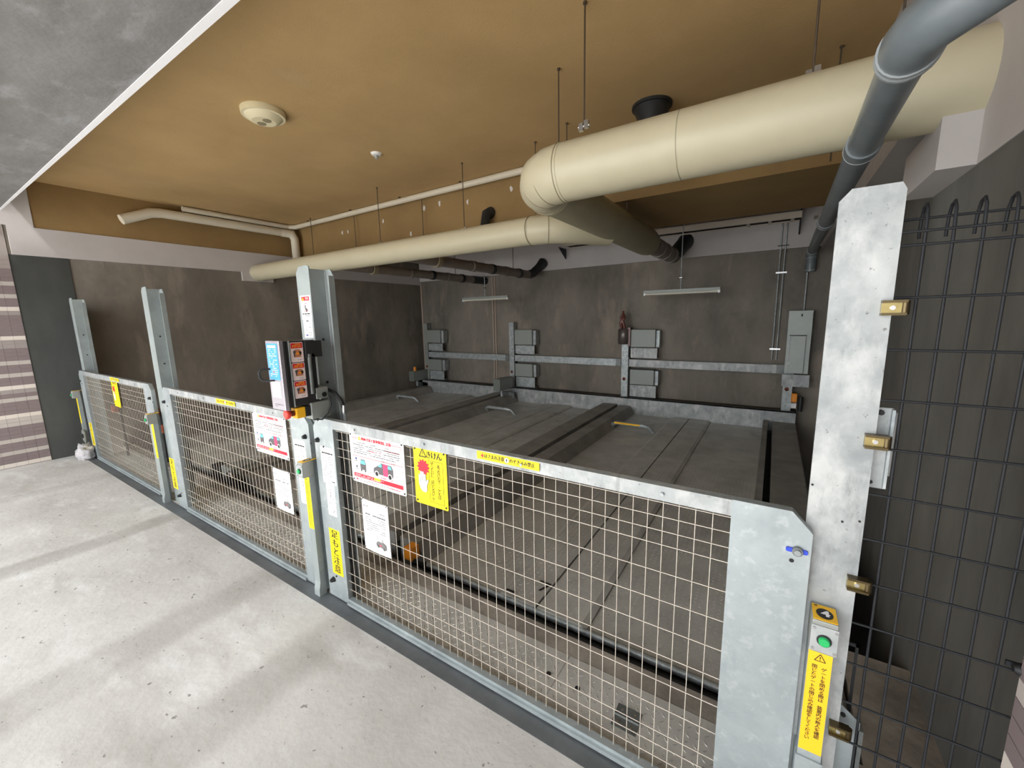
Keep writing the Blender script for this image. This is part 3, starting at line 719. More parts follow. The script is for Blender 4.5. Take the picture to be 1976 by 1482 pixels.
# ================================================================== GATES
HZ = [1.09,1.04,.99,.94,.84,.735,.63,.525,.42,.315,.21,.155,.10]
def gate(x0, x1, name_label, plate_w, right_plate=True):
    W = x1-x0
    t = thing('safety_gate', name_label, 'gate', ((x0+x1)/2, -.015, 0), 'wire mesh safety gates')
    y0, y1 = -.03, 0.0
    lw = .19
    q = MB(); q.prism([(x0+.05,1.155),(x0+lw,1.155),(x0+lw,.012),(x0,.012),(x0,1.10)], 'y', y0, y1); q.build('left_stile', GALVG, t)
    q = MB(); q.prism([(x1-plate_w,1.155),(x1-.05,1.155),(x1,1.10),(x1,.012),(x1-plate_w,.012)], 'y', y0, y1); q.build('right_plate', GALVG, t)
    q = MB(); q.box(x0+lw, x1-plate_w, y0, y1, 1.103, 1.153); q.box(x0+lw, x1-plate_w, y0-.004, y1, 1.149, 1.155); q.build('top_rail', GALVW, t)
    q = MB(); q.box(x0+lw, x1-plate_w, y0, y1, .012, .045); q.box(x0+lw, x1-plate_w, y0-.012, y0, .012, .03); q.build('bottom_rail', GALVG, t)
    a, b = x0+lw, x1-plate_w
    q = MB(); q.tube([(0,0,.04),(0,0,1.108)], .0016, 6, cap=False); vm = q.build('tmp', WIRE); vme = vm.data; vm_loc = vm.location.copy(); bpy.data.objects.remove(vm)
    n = int(round((b-a)/.05))
    for i in range(1, n): place('vertical_wire', vme, t, (a+(b-a)*i/n, y1-.008, .04))
    q = MB(); q.tube([(a-.003,0,0),(b+.003,0,0)], .0016, 6, cap=False); hm = q.build('tmp', WIRE); hme = hm.data; bpy.data.objects.remove(hm)
    for z in HZ: place('horizontal_wire', hme, t, ((a+b)/2, y1-.012, z-.0021))
    for z in (1.145,):
        for fx in (.1,.36,.63,.9): bolt(t, a+(b-a)*fx, y0-.004, 1.128, .006, .004, 'rivet', GALV)
    return t
GALVG = mat('gate_galvanised_steel', (172,180,181), .45, .4, .12, 6, dark=(150,158,160), bump=.03, bscale=60,
            layers=(((196,201,201), 26, (1,1,1), .54, .68, .5), ((130,140,146), 9, (1,1,.5), .6, .72, .4)))
g3 = gate(-2.238, .128, 'nearest mesh gate with wide right side plate and blue knob', .198)
g2 = gate(-4.61, -2.288, 'middle mesh gate behind which dark lifting gear shows', .20)
g1 = gate(-7.45, -4.885, 'farthest mesh gate by the left wall', .20)
# gate hardware: blue wing knob, holes, hinges
q = MB(); q.prism(rounded(.070,.121,1.038,1.050,.005), 'y', -.036, -.030); kn = q.build('locking_wing', BLUED, g3)
q = MB(); q.tube([(.097,-.030,1.044),(.097,-.042,1.044)], .013, 14); kb = q.build('knob', GALVD, g3)
q = MB(); q.tube([(.097,-.042,1.044),(.097,-.048,1.044)], .008, 12); q.build('bolt', GALVW, kb)
q = MB(); q.tube([(.086,-.0295,1.010),(.086,-.031,1.010)], .006, 10); q.build('hole', BLACK, g3)
for g, x in ((g3,-2.20),(g2,-4.57),(g2,-2.33),(g1,-4.93),(g1,-7.42)):
    q = MB(); q.tube([(x,-.03,1.02),(x,-.05,1.02)], [.016,.010], 10); q.build('hinge_bolt', DARKM, g)
    q = MB(); q.tube([(x+.05,-.03,.985),(x+.05,-.033,.985)], .006, 8); q.build('hole', BLACK, g)
    q = MB(); q.tube([(x+.02,-.03,.13),(x+.02,-.055,.13)], [.018,.010], 8); q.build('lower_hinge', DARKM, g)
    q = MB(); q.tube([(x+.05,-.03,.16),(x+.05,-.033,.16)], .006, 8); q.build('hole', BLACK, g)

# ---- stickers on gates (parts)
def sticker(parent, face, x, y, z, w_, h_, m, name, draw=None, th=.0012, r=.006, label=None):
    q = MB()
    if face == 'y':
        q.prism(rounded(x, x+w_, z, z+h_, r), 'y', y-th, y)
        pr = Print('y', (x, y-th, z))
    elif face == 'x':
        q.prism(rounded(y, y+w_, z, z+h_, r), 'x', x, x+th); pr = Print('x', (x+th, y, z))
    else:
        q.prism(rounded(x, x+w_, y, y+h_, r), 'z', z, z+th); pr = Print('z', (x, y, z+th))
    o = q.build(name, m, parent)
    if label: o['label'] = label
    if draw:
        draw(pr, w_, h_)
        if pr.v: pr.build('print', o)
    return o
def d_footnote(pr, w_, h_):
    for i, ch in enumerate('足もと注意'): pr.text(ch, w_*.5, h_*(.88-.19*i), h_*.19, INK, .0008, 1.2, 2)
def d_instr(pr, w_, h_):
    pr.dashes(w_*.2, w_*.6, h_*.93, .003, INKG, 1, mn=.003, mx=.01)
    pr.dashes(w_*.1, w_*.92, h_*.84, .008, INK, 2, mn=.008, mx=.02)
    for i in range(9): pr.dashes(w_*.1, w_*.9, h_*(.75-.066*i), .004, INKG, 10+i, gap=.9, mn=.003, mx=.012)
    pr.dashes(w_*.7, w_*.92, h_*.08, .006, INK, 3, mn=.006, mx=.02)
def d_pict(pr, w_, h_):
    pr.dashes(w_*.2, w_*.8, h_*.93, .003, INKG, 5, mn=.003, mx=.01)
    for k_, c in enumerate((.66,.27)):
        pr.ring(w_*.5, h_*c, w_*.40, .0022, INK, .0008)
        if k_ == 0:
            pr.shape([(w_*.44,h_*(c-.08)),(w_*.52,h_*(c-.09)),(w_*.56,h_*(c+.01)),(w_*.48,h_*(c+.03))], INKG, .0008); pr.disc(w_*.5,h_*(c+.07),.005,INKG,.0008)
        else: pr.ring(w_*.68,h_*(c-.09),.008,.002,INK,.0009)
def d_pinch(pr, w_, h_):
    pr.star(h_*.85, h_*.5, h_*.38, h_*.14, 4, RED, .0008)
    t1 = 'はさまれ注意'; t2 = 'のぞき込み禁止'; s_ = .0172*min(1, h_/.034)
    for i, ch in enumerate(t1): pr.text(ch, .046+i*s_*.98, h_*.5, s_*1.15, INK, .0008, .85, 2)
    cx = .046+len(t1)*s_*.98+s_*.20
    pr.disc(cx, h_*.5, h_*.34, WHITE, .0007); pr.ring(cx, h_*.5, h_*.34, .0012, RED, .0009); pr.rect(cx-.002, h_*.3, cx+.002, h_*.7, INK, .0009); pr.rect(cx-.005,h_*.5,cx+.005,h_*.56,INK,.0009)
    for i, ch in enumerate(t2): pr.text(ch, cx+.0205+i*s_*.98, h_*.5, s_*1.15, INK, .0008, .85, 2)
for g, xs, xe in ((g3,-1.020,-.720),(g2,-3.49,-3.19),(g1,-6.10,-5.80)):
    sticker(g, 'y', xs, -.034, 1.117, xe-xs, .034, YEL, 'pinch_warning_label', d_pinch, r=.002, label='yellow strip label with black Japanese text')
for g, x in ((g3,-2.180),(g2,-4.745+.05),(g1,-7.40)):
    sticker(g, 'y', x, -.03, .178, .103 if g is g3 else .11, .297, YEL, 'footing_label', d_footnote, r=.002, label='yellow label reading 足もと注意')
sticker(g3, 'y', -2.185, -.03, .764, .126, .222, WHITE, 'instruction_label', d_instr)
sticker(g3, 'y', -2.163, -.03, .564, .080, .198, WHITE, 'pictogram_label', d_pict)
sticker(g2, 'y', -2.470, -.03, .770, .126, .218, WHITE, 'instruction_label', d_instr)
sticker(g2, 'y', -2.452, -.03, .570, .080, .198, WHITE, 'pictogram_label', d_pict)

# ---- hanging signs
def hand(pr, u, v, s_, m, mo, d):
    def put(pts, mm, dd): pr.shape([(u+a*s_, v+b*s_) for a, b in pts], mm, dd)
    def hull(e, mm, dd):
        kk = [0]
        def put_(p): kk[0] += 1; put(p, mm, dd+.00006*kk[0])
        put_([(-.30-e,.0),(-.26-e,-.3-e),(-.08,-.52-e),(.2,-.55-e),(.34+e,-.42),(.34+e,.12),(.30,.2+e),(-.26,.2+e)])
        for fx, fl in ((-.27,.52),(-.12,.74),(.04,.74),(.20,.60)):
            put_([(fx-.07-e,-.1),(fx+.07+e,-.1),(fx+.07+e,fl),(fx+.03,fl+.07+e),(fx-.03,fl+.07+e),(fx-.07-e,fl)])
        put_([(.18,-.35),(.36+e,-.05),(.52+e,.28),(.44,.34+e),(.36,.30),(.22,.08)])
    hull(.022, mo, d); hull(0, m, d+.0006)
    for fx in (-.195,-.04,.12): pr.rect(u+(fx-.012)*s_, v+.05*s_, u+(fx+.012)*s_, v+.5*s_, mo, d+.0014)
def warn_tri(pr, u, v, s_, m, d, w_=.12):
    a = [(0,.58),(.55,-.38),(-.55,-.38)]
    for i in range(3):
        p, q = a[i], a[(i+1) % 3]; L_ = sqrt((q[0]-p[0])**2+(q[1]-p[1])**2); nx, ny = -(q[1]-p[1])/L_*w_/2, (q[0]-p[0])/L_*w_/2
        pts = [(u+(p[0]-nx)*s_, v+(p[1]-ny)*s_), (u+(q[0]-nx)*s_, v+(q[1]-ny)*s_), (u+(q[0]+nx)*s_, v+(q[1]+ny)*s_), (u+(p[0]+nx)*s_, v+(p[1]+ny)*s_)]
        pr.poly(pts, [(3,2,1,0)], m, d)
    pr.rect(u-.05*s_, v-.1*s_, u+.05*s_, v+.26*s_, m, d); pr.disc(u, v-.23*s_, .06*s_, m, d, 8)
def danger_sign(x, z, w_, h_, lab):
    t = thing('danger_sign', lab, 'sign', (x+w_/2, -.03, z), 'yellow hand warning signs')
    yb = -.026
    q = MB(); q.prism(rounded(x, x+w_, z, z+h_, .008), 'y', yb-.002, yb); p = q.build('plate', YEL, t)
    pr = Print('y', (x, yb-.002, z)); W, H = w_, h_; U = W/.21; V = H/.287
    def u(a): return a*U
    def v(a): return a*V
    warn_tri(pr, u(.062), v(.255), .040, INK, .001)
    for i, ch in enumerate('きけん'): pr.text(ch, u(.098+.034*i), v(.252), .038, INK, .001, 1, 2)
    pr.frame(u(.098), v(.022), u(.188), v(.228), .0016, INK, .0009)
    pr.vtext('あぶないので こどもは', u(.160), v(.206), .021, v(.0152), INK, .0011, 1, 1)
    pr.vtext('ぜったいに はいらないこと', u(.120), v(.214), .021, v(.0149), INK, .0011, 1, 1)
    pr.star(u(.062), v(.188), .042, .030, 12, RED, .0016)
    hand(pr, u(.056), v(.105), .075, WHITE, INK, .0018)
    pr.build('print', p)
    for a in (.012, W-.012):
        for b in (.014, H-.014): bolt(t, x+a, yb-.002, z+b, .005, .003, 'screw', DARKM)
danger_sign(-1.412, .825, .208, .287, 'yellow danger sign with white hand on the nearest gate')
danger_sign(-6.12, .825, .208, .300, 'yellow danger sign with white hand on the farthest gate')
def size_sign(x, z, w_, h_, lab):
    t = thing('parking_notice_board', lab, 'sign', (x+w_/2, -.03, z), 'white car size notice boards')
    yb = -.024
    q = MB(); q.prism(rounded(x, x+w_, z, z+h_, .012), 'y', yb-.002, yb); p = q.build('plate', WHITE, t)
    pr = Print('y', (x, yb-.002, z)); W, H = w_, h_
    pr.rect(.018, H-.028, .07, H-.0255, RED); pr.rect(W-.095, H-.028, W-.018, H-.0255, RED)
    pr.rect(.018, .022, .0195, H-.026, RED); pr.rect(W-.0195, .022, W-.018, H-.026, RED)
    ti = '車両寸法と駐車位置に注意'
    warn_tri(pr, .086, H-.026, .018, YELO, .0014, .3)
    for i, ch in enumerate(ti): pr.text(ch, .108+i*.0195, H-.027, .0195, RED, .0014, 1, 5)
    pr.dashes(.07, W-.1, H-.05, .004, INKG, 21)
    for i in range(5): pr.dashes(.03, W-.03-.03*(i == 4), H-.063-.0115*i, .0042, INKG if i % 2 else CARG, 30+i)
    pr.dashes(.16, .26, H-.085, .005, INKR, 71); pr.dashes(W-.14, W-.03, H-.064, .005, INKR, 72)
    pr.rect(.018, H-.128, W-.018, H-.1255, RED)
    # little front view
    pr.shape([(.078,.078),(.122,.078),(.124,.108),(.116,.136),(.084,.136),(.076,.108)], CARG, .0013); pr.shape([(.080,.110),(.120,.110),(.114,.131),(.086,.131)], CYAN, .0016)
    pr.rect(.079,.068,.088,.08,INK); pr.rect(.112,.068,.121,.08,INK)
    # side view
    pr.shape([(.185,.078),(.335,.078),(.338,.118),(.325,.140),(.250,.142),(.215,.120),(.188,.106)], CARG, .0013)
    pr.shape([(.222,.120),(.252,.120),(.252,.137),(.243,.137)], CYAN, .0016); pr.shape([(.300,.120),(.328,.120),(.320,.136),(.300,.136)], CYAN, .0016)
    pr.rect(.262,.076,.298,.141,mat_pink,.0018)
    for cx in (.210,.312): pr.disc(cx,.078,.017,WHITE,.0018); pr.disc(cx,.078,.012,INK,.002)
    pr.rect(.18,.060,.34,.0612,CYAN)
    for i in range(3): pr.dashes(.14,.165,.09+.02*i,.003,INKG,50+i,mn=.003,mx=.01); pr.dashes(.35,.385,.09+.022*i,.003,INKG,60+i,mn=.003,mx=.01)
    pr.disc(.045,.135,.007,NAVY); pr.rect(.038,.12,.052,.126,INKG); pr.disc(.047,.09,.007,CARG); pr.rect(.038,.075,.055,.08,INKG)
    pr.dashes(.08,.14,.056,.003,INKG,66,mn=.003,mx=.01); pr.dashes(.25,.36,.154,.003,INKG,67,mn=.003,mx=.01)
    pr.rect(.020, .030, W-.020, .052, RED, .0013)
    pr.dashes(.03,.26,.044,.003,WHITE,80,d=.0016,mn=.003,mx=.01); pr.dashes(.03,.24,.036,.0025,WHITE,81,d=.0016,mn=.003,mx=.01)
    pr.rect(.185,.038,.235,.052,YELO,.0018); pr.dashes(.24,.33,.062,.004,RED,82)
    pr.rect(.035,.014,.05,.022,RED); pr.dashes(.06,.30,.021,.003,INKG,83); pr.dashes(.06,.30,.014,.003,INKG,84); pr.dashes(.30,W-.04,.018,.004,RED,85)
    pr.build('print', p)
    for a in (.012, W-.012):
        for b in (.012, H-.012): bolt(t, x+a, yb-.002, z+b, .005, .003, 'screw', DARKM)
mat_pink = mat('print_pink', (236,66,110), .5)
size_sign(-1.905, .832, .424, .278, 'white notice board with car drawings and red band on the nearest gate')
size_sign(-2.975, .826, .424, .284, 'white notice board with car drawings and red band on the middle gate')
def paper(x, z, w_, h_, lab, seed):
    t = thing('paper_notice', lab, 'notice', (x+w_/2, -.03, z), 'laminated paper notices')
    q = MB(); n = 8; vs = []; y0 = -.024
    for i in range(n+1):
        for j in range(2):
            uu = i/n; vs.append((x+w_*uu+(.003*sin(uu*3)), y0-.004*sin(uu*pi)-.0, z+h_*j-.0*uu))
    fs = [(2*i, 2*i+2, 2*i+3, 2*i+1) for i in range(n)]
    vs2 = [(a, b+.0008, c) for a, b, c in vs]; m_ = len(vs)
    q.add(vs, fs); q.add(vs2, [f_[::-1] for f_ in fs])
    p = q.build('sheet', PAPER, t)
    pr = Print('y', (x, y0-.0045, z))
    pr.dashes(.012,.06,h_-.035,.004,INKG,seed+1); pr.dashes(w_-.075,w_-.02,h_-.058,.003,INKG,seed+2)
    pr.dashes(.03,w_-.02,h_-.08,.006,CARG,seed+3,mn=.008,mx=.02)
    for i in range(7): pr.dashes(.02 if i % 2 else .03, w_-.02-(.05 if i == 4 else 0), h_-.098-.0125*i, .003, INKG, seed+4+i, mn=.004, mx=.03)
    c0, c1 = w_*.66, h_*.16
    pr.shape([(c0-.035,c1),(c0+.045,c1-.01),(c0+.045,c1+.018),(c0+.02,c1+.03),(c0-.02,c1+.03),(c0-.035,c1+.015)], INKG, .001)
    pr.shape([(c0-.015,c1+.03),(c0+.02,c1+.03),(c0+.01,c1+.044),(c0-.01,c1+.044)], PAPER, .0013)
    pr.disc(c0-.018,c1,.009,CARG,.0014); pr.disc(c0+.028,c1-.006,.009,CARG,.0014); pr.rect(c0-.01,c1+.004,c0+.01,c1+.012,INKR,.0014)
    pr.ring(c0-.02,c1+.05,.01,.002,INKG,.001); pr.ring(c0+.022,c1+.048,.01,.002,INKG,.001)
    pr.build('print', p)
    for a, b in ((.008,h_-.006),(w_-.008,h_-.006),(.008,.01)):
        q = MB(); q.tube([(x+a,y0-.007,z+b),(x+a+.003,y0+.006,z+b+.01)], .002, 6); q.build('cable_tie', INK, t)
paper(-1.848, .443, .212, .297, 'white paper notice tied below the notice board on nearest gate', 100)
paper(-2.788, .450, .212, .290, 'white paper notice tied below the notice board on middle gate', 200)

# ================================================================== GATE POSTS
def zpost(xw, top, lab, bolts=True):
    t = thing('gate_post', lab, 'post', (xw, .05, 0), 'tall galvanised gate posts')
    ch = .03
    q = MB(); q.prism([(xw-.128,-.05),(xw,-.05),(xw,top-.0),(xw-.02,top+.008),(xw-.10,top+.004),(xw-.128,top-ch)], 'y', .008, .014); q.build('front_flange', POSTG, t)
    q = MB(); q.box(xw-.006, xw, .014, .105, -.05, top-.012); q.build('web', POSTG, t)
    q = MB(); q.prism([(xw,-.05),(xw+.075,-.05),(xw+.075,top-.05),(xw+.05,top-.012),(xw,top-.012)], 'y', .105, .111); q.build('rear_flange', POSTG, t)
    q = MB(); q.box(xw+.069, xw+.075, .075, .105, -.05, top-.05); q.build('return_lip', POSTG, t)
    q = MB(); q.tube([(xw,.105,.0),(xw,.105,top-.02)], .005, 6); q.build('folded_edge', GALVW, t)
    for z in (1.35,1.6): bolt(t, xw, .055, z, .008, .004, 'bolt', DARKM, 'x')
    return t
pA = zpost(-7.31, 2.05, 'farthest tall grey gate post standing beside the left wall')
pB = zpost(-4.72, 2.035, 'tall grey gate post between farthest and middle gates, no cabinet')
pC = zpost(-2.190, 2.005, 'tall grey gate post carrying the dark control cabinet and stickers')
# dark strip painting the shade between the left wall and post A
q = MB(); q.box(-7.77,-7.53,.06,.08,.0,1.95); tag(q.build('wall_gap_shade', DARKM), 'dark strip standing in for the shade between left wall and farthest gate post', 'post')
# post D: wide weathered flange
pD = thing('wide_gate_post', 'wide pale weathered galvanised post at right front with brass clips', 'post', (.175,.02,0))
q = MB(); q.prism([(.112,-.05),(.235,-.05),(.235,1.975),(.226,1.992),(.135,1.992),(.112,1.965)], 'y', .004, .012); q.build('front_flange', GALVW, pD)
q = MB(); q.box(.229,.235,.012,.075,-.05,1.97); q.build('web', GALVW, pD)
q = MB(); q.box(.106,.116,-.012,.05,.0,.98); q.build('guide_strip', GALVG, pD)
for xx, zz in ((.190,1.14),(.225,1.15),(.118,1.23)): bolt(pD, xx, .004, zz, .003, .002, 'hole', BLACK)
for i, z in enumerate((1.705,1.373,.976,.515)):
    t = thing('fence_clip', 'brass clip on the wide post, '+('highest of four', 'second from top beside the steel bracket', 'third from top above the number 4 label', 'lowest beside the long yellow label')[i], 'clip', (.235,0,z), 'brass fence clips on the wide post')
    q = MB(); q.box(.213,.258,-.010,.004,z-.012,z+.012); q.build('strap', BRASS, t)
    for s_ in (-1,1):
        q = MB(); q.box(.213,.258,-.018,.006,z+s_*.015-.003,z+s_*.015+.003); q.build('flange', BRASSD, t)
    q = MB(); q.tube([(.256,-.004,z-.016),(.256,-.004,z+.016)], .009, 10); q.build('curl', BRASSD, t)
    q = MB(); q.tube([(.233,-.010,z),(.233,-.0135,z)], .0055, 10); q.build('rivet', CHROME, t)
t = thing('angle_bracket', 'bright galvanised angle bracket behind the wide post', 'bracket', (.26,.05,1.235))
q = MB(); q.box(.236,.270,.044,.05,1.235,1.452); q.build('plate', GALVW, t)
q = MB(); q.box(.266,.272,.03,.056,1.24,1.45); q.build('rib', GALV, t)
q = MB(); q.box(.276,.280,.05,.08,1.27,1.44); q.box(.272,.28,.076,.08,1.27,1.44); q.build('rear_angle', GALVW, t)
bolt(t, .246, .044, 1.44, .007, .008, 'bolt', BLACK); bolt(t, .243, .044, 1.25, .005, .002, 'hole', BLACK)
t = thing('lower_bracket', 'galvanised triangular bracket low behind the wide post', 'bracket', (.27,.06,.3))
q = MB(); q.prism([(.236,.56),(.290,.515),(.290,.30),(.236,.30)], 'y', .05, .055); q.build('gusset', GALVG, t)
q = MB(); q.box(.288,.300,.05,.10,.30,.49); q.build('edge', GALVD, t)
bolt(t, .25, .05, .525, .006, .006, 'bolt', BLACK)
q = MB(); q.box(.276,.283,.14,.146,-.004,.70); q.box(.24,.283,.14,.146,.69,.70); t = q.build('cover_plate', DARKM); tag(t, 'thin dark bent plate behind the fence mesh beside the wide post', 'bracket')

# ================================================================== OPERATOR COLUMNS
def d_num4(pr, w_, h_):
    pr.disc(w_*.5, h_*.45, w_*.36, INK, .0008, 24, h_*.33); pr.text('4', w_*.5, h_*.45, h_*.55, WHITE, .0011, 1, 3)
    pr.dashes(w_*.1, w_*.9, h_*.9, .005, INK, 9, mn=.004, mx=.01, d=.0008)
def d_num(pr, w_, h_):
    pr.disc(w_*.5, h_*.5, w_*.3, INK, .0008, 20, h_*.3); pr.rect(w_*.45, h_*.35, w_*.55, h_*.65, WHITE, .0011)
def d_gate(pr, w_, h_):
    warn_tri(pr, w_*.5, h_-.030, w_*.42 if w_ > .03 else .018, INK, .0008, .09)
    a = 'ゲートを閉める際は、装置内の無人を確認のうえ'; b = '閉じたゲートが再び開く…確認を怠らないでください'
    st = (h_-.075)/22
    pr.vtext('ゲートを閉める際は 装置内の無人を確認', w_*.70, h_-.062, st*1.08, st*1.02, INK, .0009, 1, 1)
    pr.vtext('閉じたゲートの閉じ込み確認をしてください', w_*.30, h_-.058, st*1.08, st*1.04, INK, .0009, 1, 1)
def d_plain(pr, w_, h_):
    pr.dashes(w_*.35,w_*.65,h_*.95,.006,INK,1)
    for i in range(26):
        if i % 9 != 8: pr.rect(w_*.28, h_*.88-i*h_*.032, w_*.42, h_*.895-i*h_*.032, INK, .0008); pr.rect(w_*.58, h_*.87-i*h_*.032, w_*.70, h_*.885-i*h_*.032, INK, .0008)
def column(x0, x1, lab, near=False, dr=d_plain, yf=-.085, yb=.004, tops=d_num, hd=.035, full=True):
    t = thing('gate_switch_column', lab, 'control column', ((x0+x1)/2, yf/2, 0), 'gate push-button columns')
    w_ = x1-x0
    q = MB(); q.box(x0, x1, yf, yb, .095, .79); q.prism([(yf,.095),(yb,.095),(yb,.0),(yf-.012,.0),(yf-.010,.05)], 'x', x0, x1) if not near else q.box(x0-.004,x1+.004,yf-.006,.0,.30,.43)
    q.build('housing', GALVG if near else POSTG, t)
    q = MB(); q.bbox(x0-.001, x1+.001, yf-hd, yb, .79, .885, .003); hd_ = q.build('head_box', SCOVERL, t)
    yh = yf-hd; c = (x0+x1)/2
    q = MB(); q.bbox(x0-.002, x1+.002, yh-.003, yh, .795, .872, .001); pl = q.build('button_plate', GALVW, t)
    q = MB(); q.tube([(c,yh-.003,.833),(c,yh-.006,.833)], .0165, 20, smooth=False); q.build('button_ring', DARKM, pl)
    q = MB(); q.tube([(c,yh-.005,.833),(c,yh-.013,.833),(c,yh-.015,.833)], [.0125,.0125,.010], 20); q.build('green_button', GREEN, pl)['label'] = 'round green push button'
    for a in (x0+.004, x1-.004):
        for b in (.803,.864): bolt(t, a, yh-.003, b, .0035, .003, 'screw', CHROME)
    sticker(t, 'z', x0+.001, yh+.004, .885, w_-.002, abs(yh)-.012, YELO, 'number_label', tops, r=.002, label='amber label with the bay number')
    sticker(t, 'y', x0+.001, yf, .452, w_-.002, .335, YELO if near else YEL, 'warning_label', dr, r=.001, label='long yellow warning label')
    return t
SCOVERL = mat('light_box_steel', (158,160,154), .45, .35, .08, 10)
column(.142, .197, 'switch column with green button and number 4 label on the wide post', True, d_gate, yf=-.055, tops=d_num4, hd=.025)
column(-2.325, -2.270, 'switch column with green button standing beside the cabinet post', yf=-.068, yb=-.032)
column(-4.885, -4.830, 'switch column with green button between the farthest and middle gates', yf=-.068, yb=-.032)
column(-7.60, -7.547, 'switch column with green button at the left end by the rubble', yf=-.068, yb=-.032)
for gx in (-4.95, -7.63):
    pass
# rubble at the far left foot + eye bracket
t = thing('rubble_lump', 'lump of pale mortar rubble at the foot of the farthest column', 'rubble', (-7.5,-.1,0))
bm = bmesh.new(); bmesh.ops.create_icosphere(bm, subdivisions=3, radius=.11)
for v in bm.verts:
    n_ = 1+.25*sin(v.co.x*70)*cos(v.co.y*60)+.15*sin(v.co.z*90+v.co.x*40)
    v.co = Vector((v.co.x*n_*1.3-7.45, v.co.y*n_*.8-.10, max(0, v.co.z*n_*1.1+.07)))
q = MB(); q.add([v.co[:] for v in bm.verts], [[v.index for v in f_.verts] for f_ in bm.faces], True); bm.free(); q.build('mortar', RUBBLE, t)
t = thing('eye_bracket', 'pale steel bracket with a dark hole low on the farthest column', 'bracket', (-7.62,-.08,.2))
q = MB(); q.prism([(-7.64,.22),(-7.52,.18),(-7.50,.34),(-7.56,.38),(-7.64,.33)], 'y', -.075, -.065); q.build('plate', SCOVERL, t)
q = MB(); q.tube([(-7.58,-.075,.28),(-7.58,-.082,.28)], .028, 12); q.build('hole', BLACK, t)

# ================================================================== CONTROL CABINET
cx0, cx1, cy0, cy1, cz0, cz1 = -2.245, -2.118, -.225, -.045, 1.255, 1.605
t = thing('control_cabinet', 'tall slim control cabinet with blue and red stickers on the gate post', 'control cabinet', ((cx0+cx1)/2, -.13, cz0))
q = MB(); q.bbox(cx0, cx1, cy0+.012, cy1, cz0, cz1, .003); q.build('body', CABD, t)
q = MB(); q.bbox(cx0-.003, cx1+.003, cy0-.012, cy0+.010, cz0-.012, cz1+.004, .003); dr = q.build('door', CABS, t)
q = MB(); q.box(cx1+.0005, cx1+.004, cy0+.018, cy0+.026, cz0, cz1); q.build('door_seal', BLACK, t)
q = MB(); q.box(cx1-.01, cx1+.006, cy0+.035, cy0+.040, cz0, cz1); q.build('edge_trim', GALV, t)
q = MB(); q.tube([(cx0+.02,cy0-.01,1.46),(cx0-.0,cy0-.05,1.46),(cx0-.005,cy0-.06,1.445),(cx0-.0,cy0-.06,1.415),(cx0+.01,cy0-.05,1.40),(cx0+.05,cy0-.012,1.40)], .005, 8); q.build('handle', BLACK, dr)
def d_blue(pr, w_, h_):
    pr.rect(w_*.12, h_*.88, w_*.88, h_*.95, WHITE, .0008)
    for i in range(14): pr.dashes(w_*.15, w_*.88, h_*(.83-.056*i), .004, WHITE, 300+i, gap=.8, d=.0008, mn=.004, mx=.02)
    pr.dashes(w_*.4,w_*.7,h_*.22,.006,INKR,9,d=.001)
sticker(dr, 'y', cx0+.006, cy0-.012, 1.405, .105, .19, BLUE, 'blue_sticker', d_blue, r=.002)
def d_wh(pr, w_, h_):
    for i in range(6): pr.dashes(w_*.2, w_*.75, h_*(.9-.14*i), .0022, INKG, 320+i, gap=.9, d=.0008, mn=.003, mx=.012)
sticker(dr, 'y', cx0+.018, cy0-.012, 1.31, .085, .085, WHITE, 'white_sticker', d_wh, r=.002)
pr = Print('y', (cx0, cy0-.012, cz0)); pr.dashes(.03,.11,.018,.004,INKG,5); pr.dashes(.03,.07,.008,.003,INKG,6); pr.build('maker_text', dr)
def d_redsq(pr, w_, h_):
    pr.rect(w_*.05, h_*.70, w_*.95, h_*.96, RED, .0008)
    for i in range(3): pr.dashes(w_*.15, w_*.85, h_*(.91-.07*i), .003, YELO, 340+i, gap=.3, d=.001, mn=.006, mx=.02)
    pr.shape([(w_*.25,h_*.25),(w_*.8,h_*.25),(w_*.85,h_*.5),(w_*.7,h_*.64),(w_*.35,h_*.64),(w_*.2,h_*.5)], SKIN, .0008)
    pr.disc(w_*.3,h_*.52,.008,CARG,.001); pr.disc(w_*.72,h_*.45,.009,INK,.001); pr.rect(w_*.22,h_*.28,w_*.32,h_*.5,CARG,.001); pr.rect(w_*.42,h_*.38,w_*.68,h_*.48,AMBER,.0011)
    pr.dashes(w_*.2,w_*.85,h_*.12,.003,INKG,345,mn=.004,mx=.02)
for i in range(3):
    sticker(t, 'x', cx1, cy0+.045, 1.492-.097*i, .068, .105 if i == 0 else .093, PINKW, 'red_headed_sticker', d_redsq, r=.005)
q = MB(); q.bbox(cx1-.02,cx1+.004,cy0+.125,cy1+.04,1.51,1.60,.003); q.build('hinge_plate', CABD, t)
q = MB(); q.tube([(cx1-.003,cy0+.145,1.31),(cx1-.003,cy0+.145,1.53)], .012, 12); q.build('side_tube', GALVD, t)
q = MB(); q.box(cx1-.004,cx1+.004,cy0+.16,cy0+.172,1.31,1.53); q.build('dark_edge', BLACK, t)
q = MB(); q.bbox(cx0+.03,cx1+.006,cy1-.02,.008,1.275,1.34,.004); q.build('lower_arm', SCOVER, t)
q = MB(); q.bbox(cx0+.03,cx1-.01,cy1-.01,.008,1.56,1.60,.004); q.build('upper_arm', SCOVER, t)
q = MB(); q.tube([(cx1-.01,-.02,1.297),(cx1+.012,-.02,1.297)], .014, 10); q.build('knob', BLACK, t)
t = thing('emergency_stop', 'yellow emergency stop box with red mushroom button under the control cabinet', 'emergency stop', (-2.14,-.14,1.19))
q = MB(); q.bbox(-2.165,-2.112,-.185,-.135,1.190,1.248,.004); q.build('yellow_housing', mat('estop_yellow',(250,188,20),.45), t)
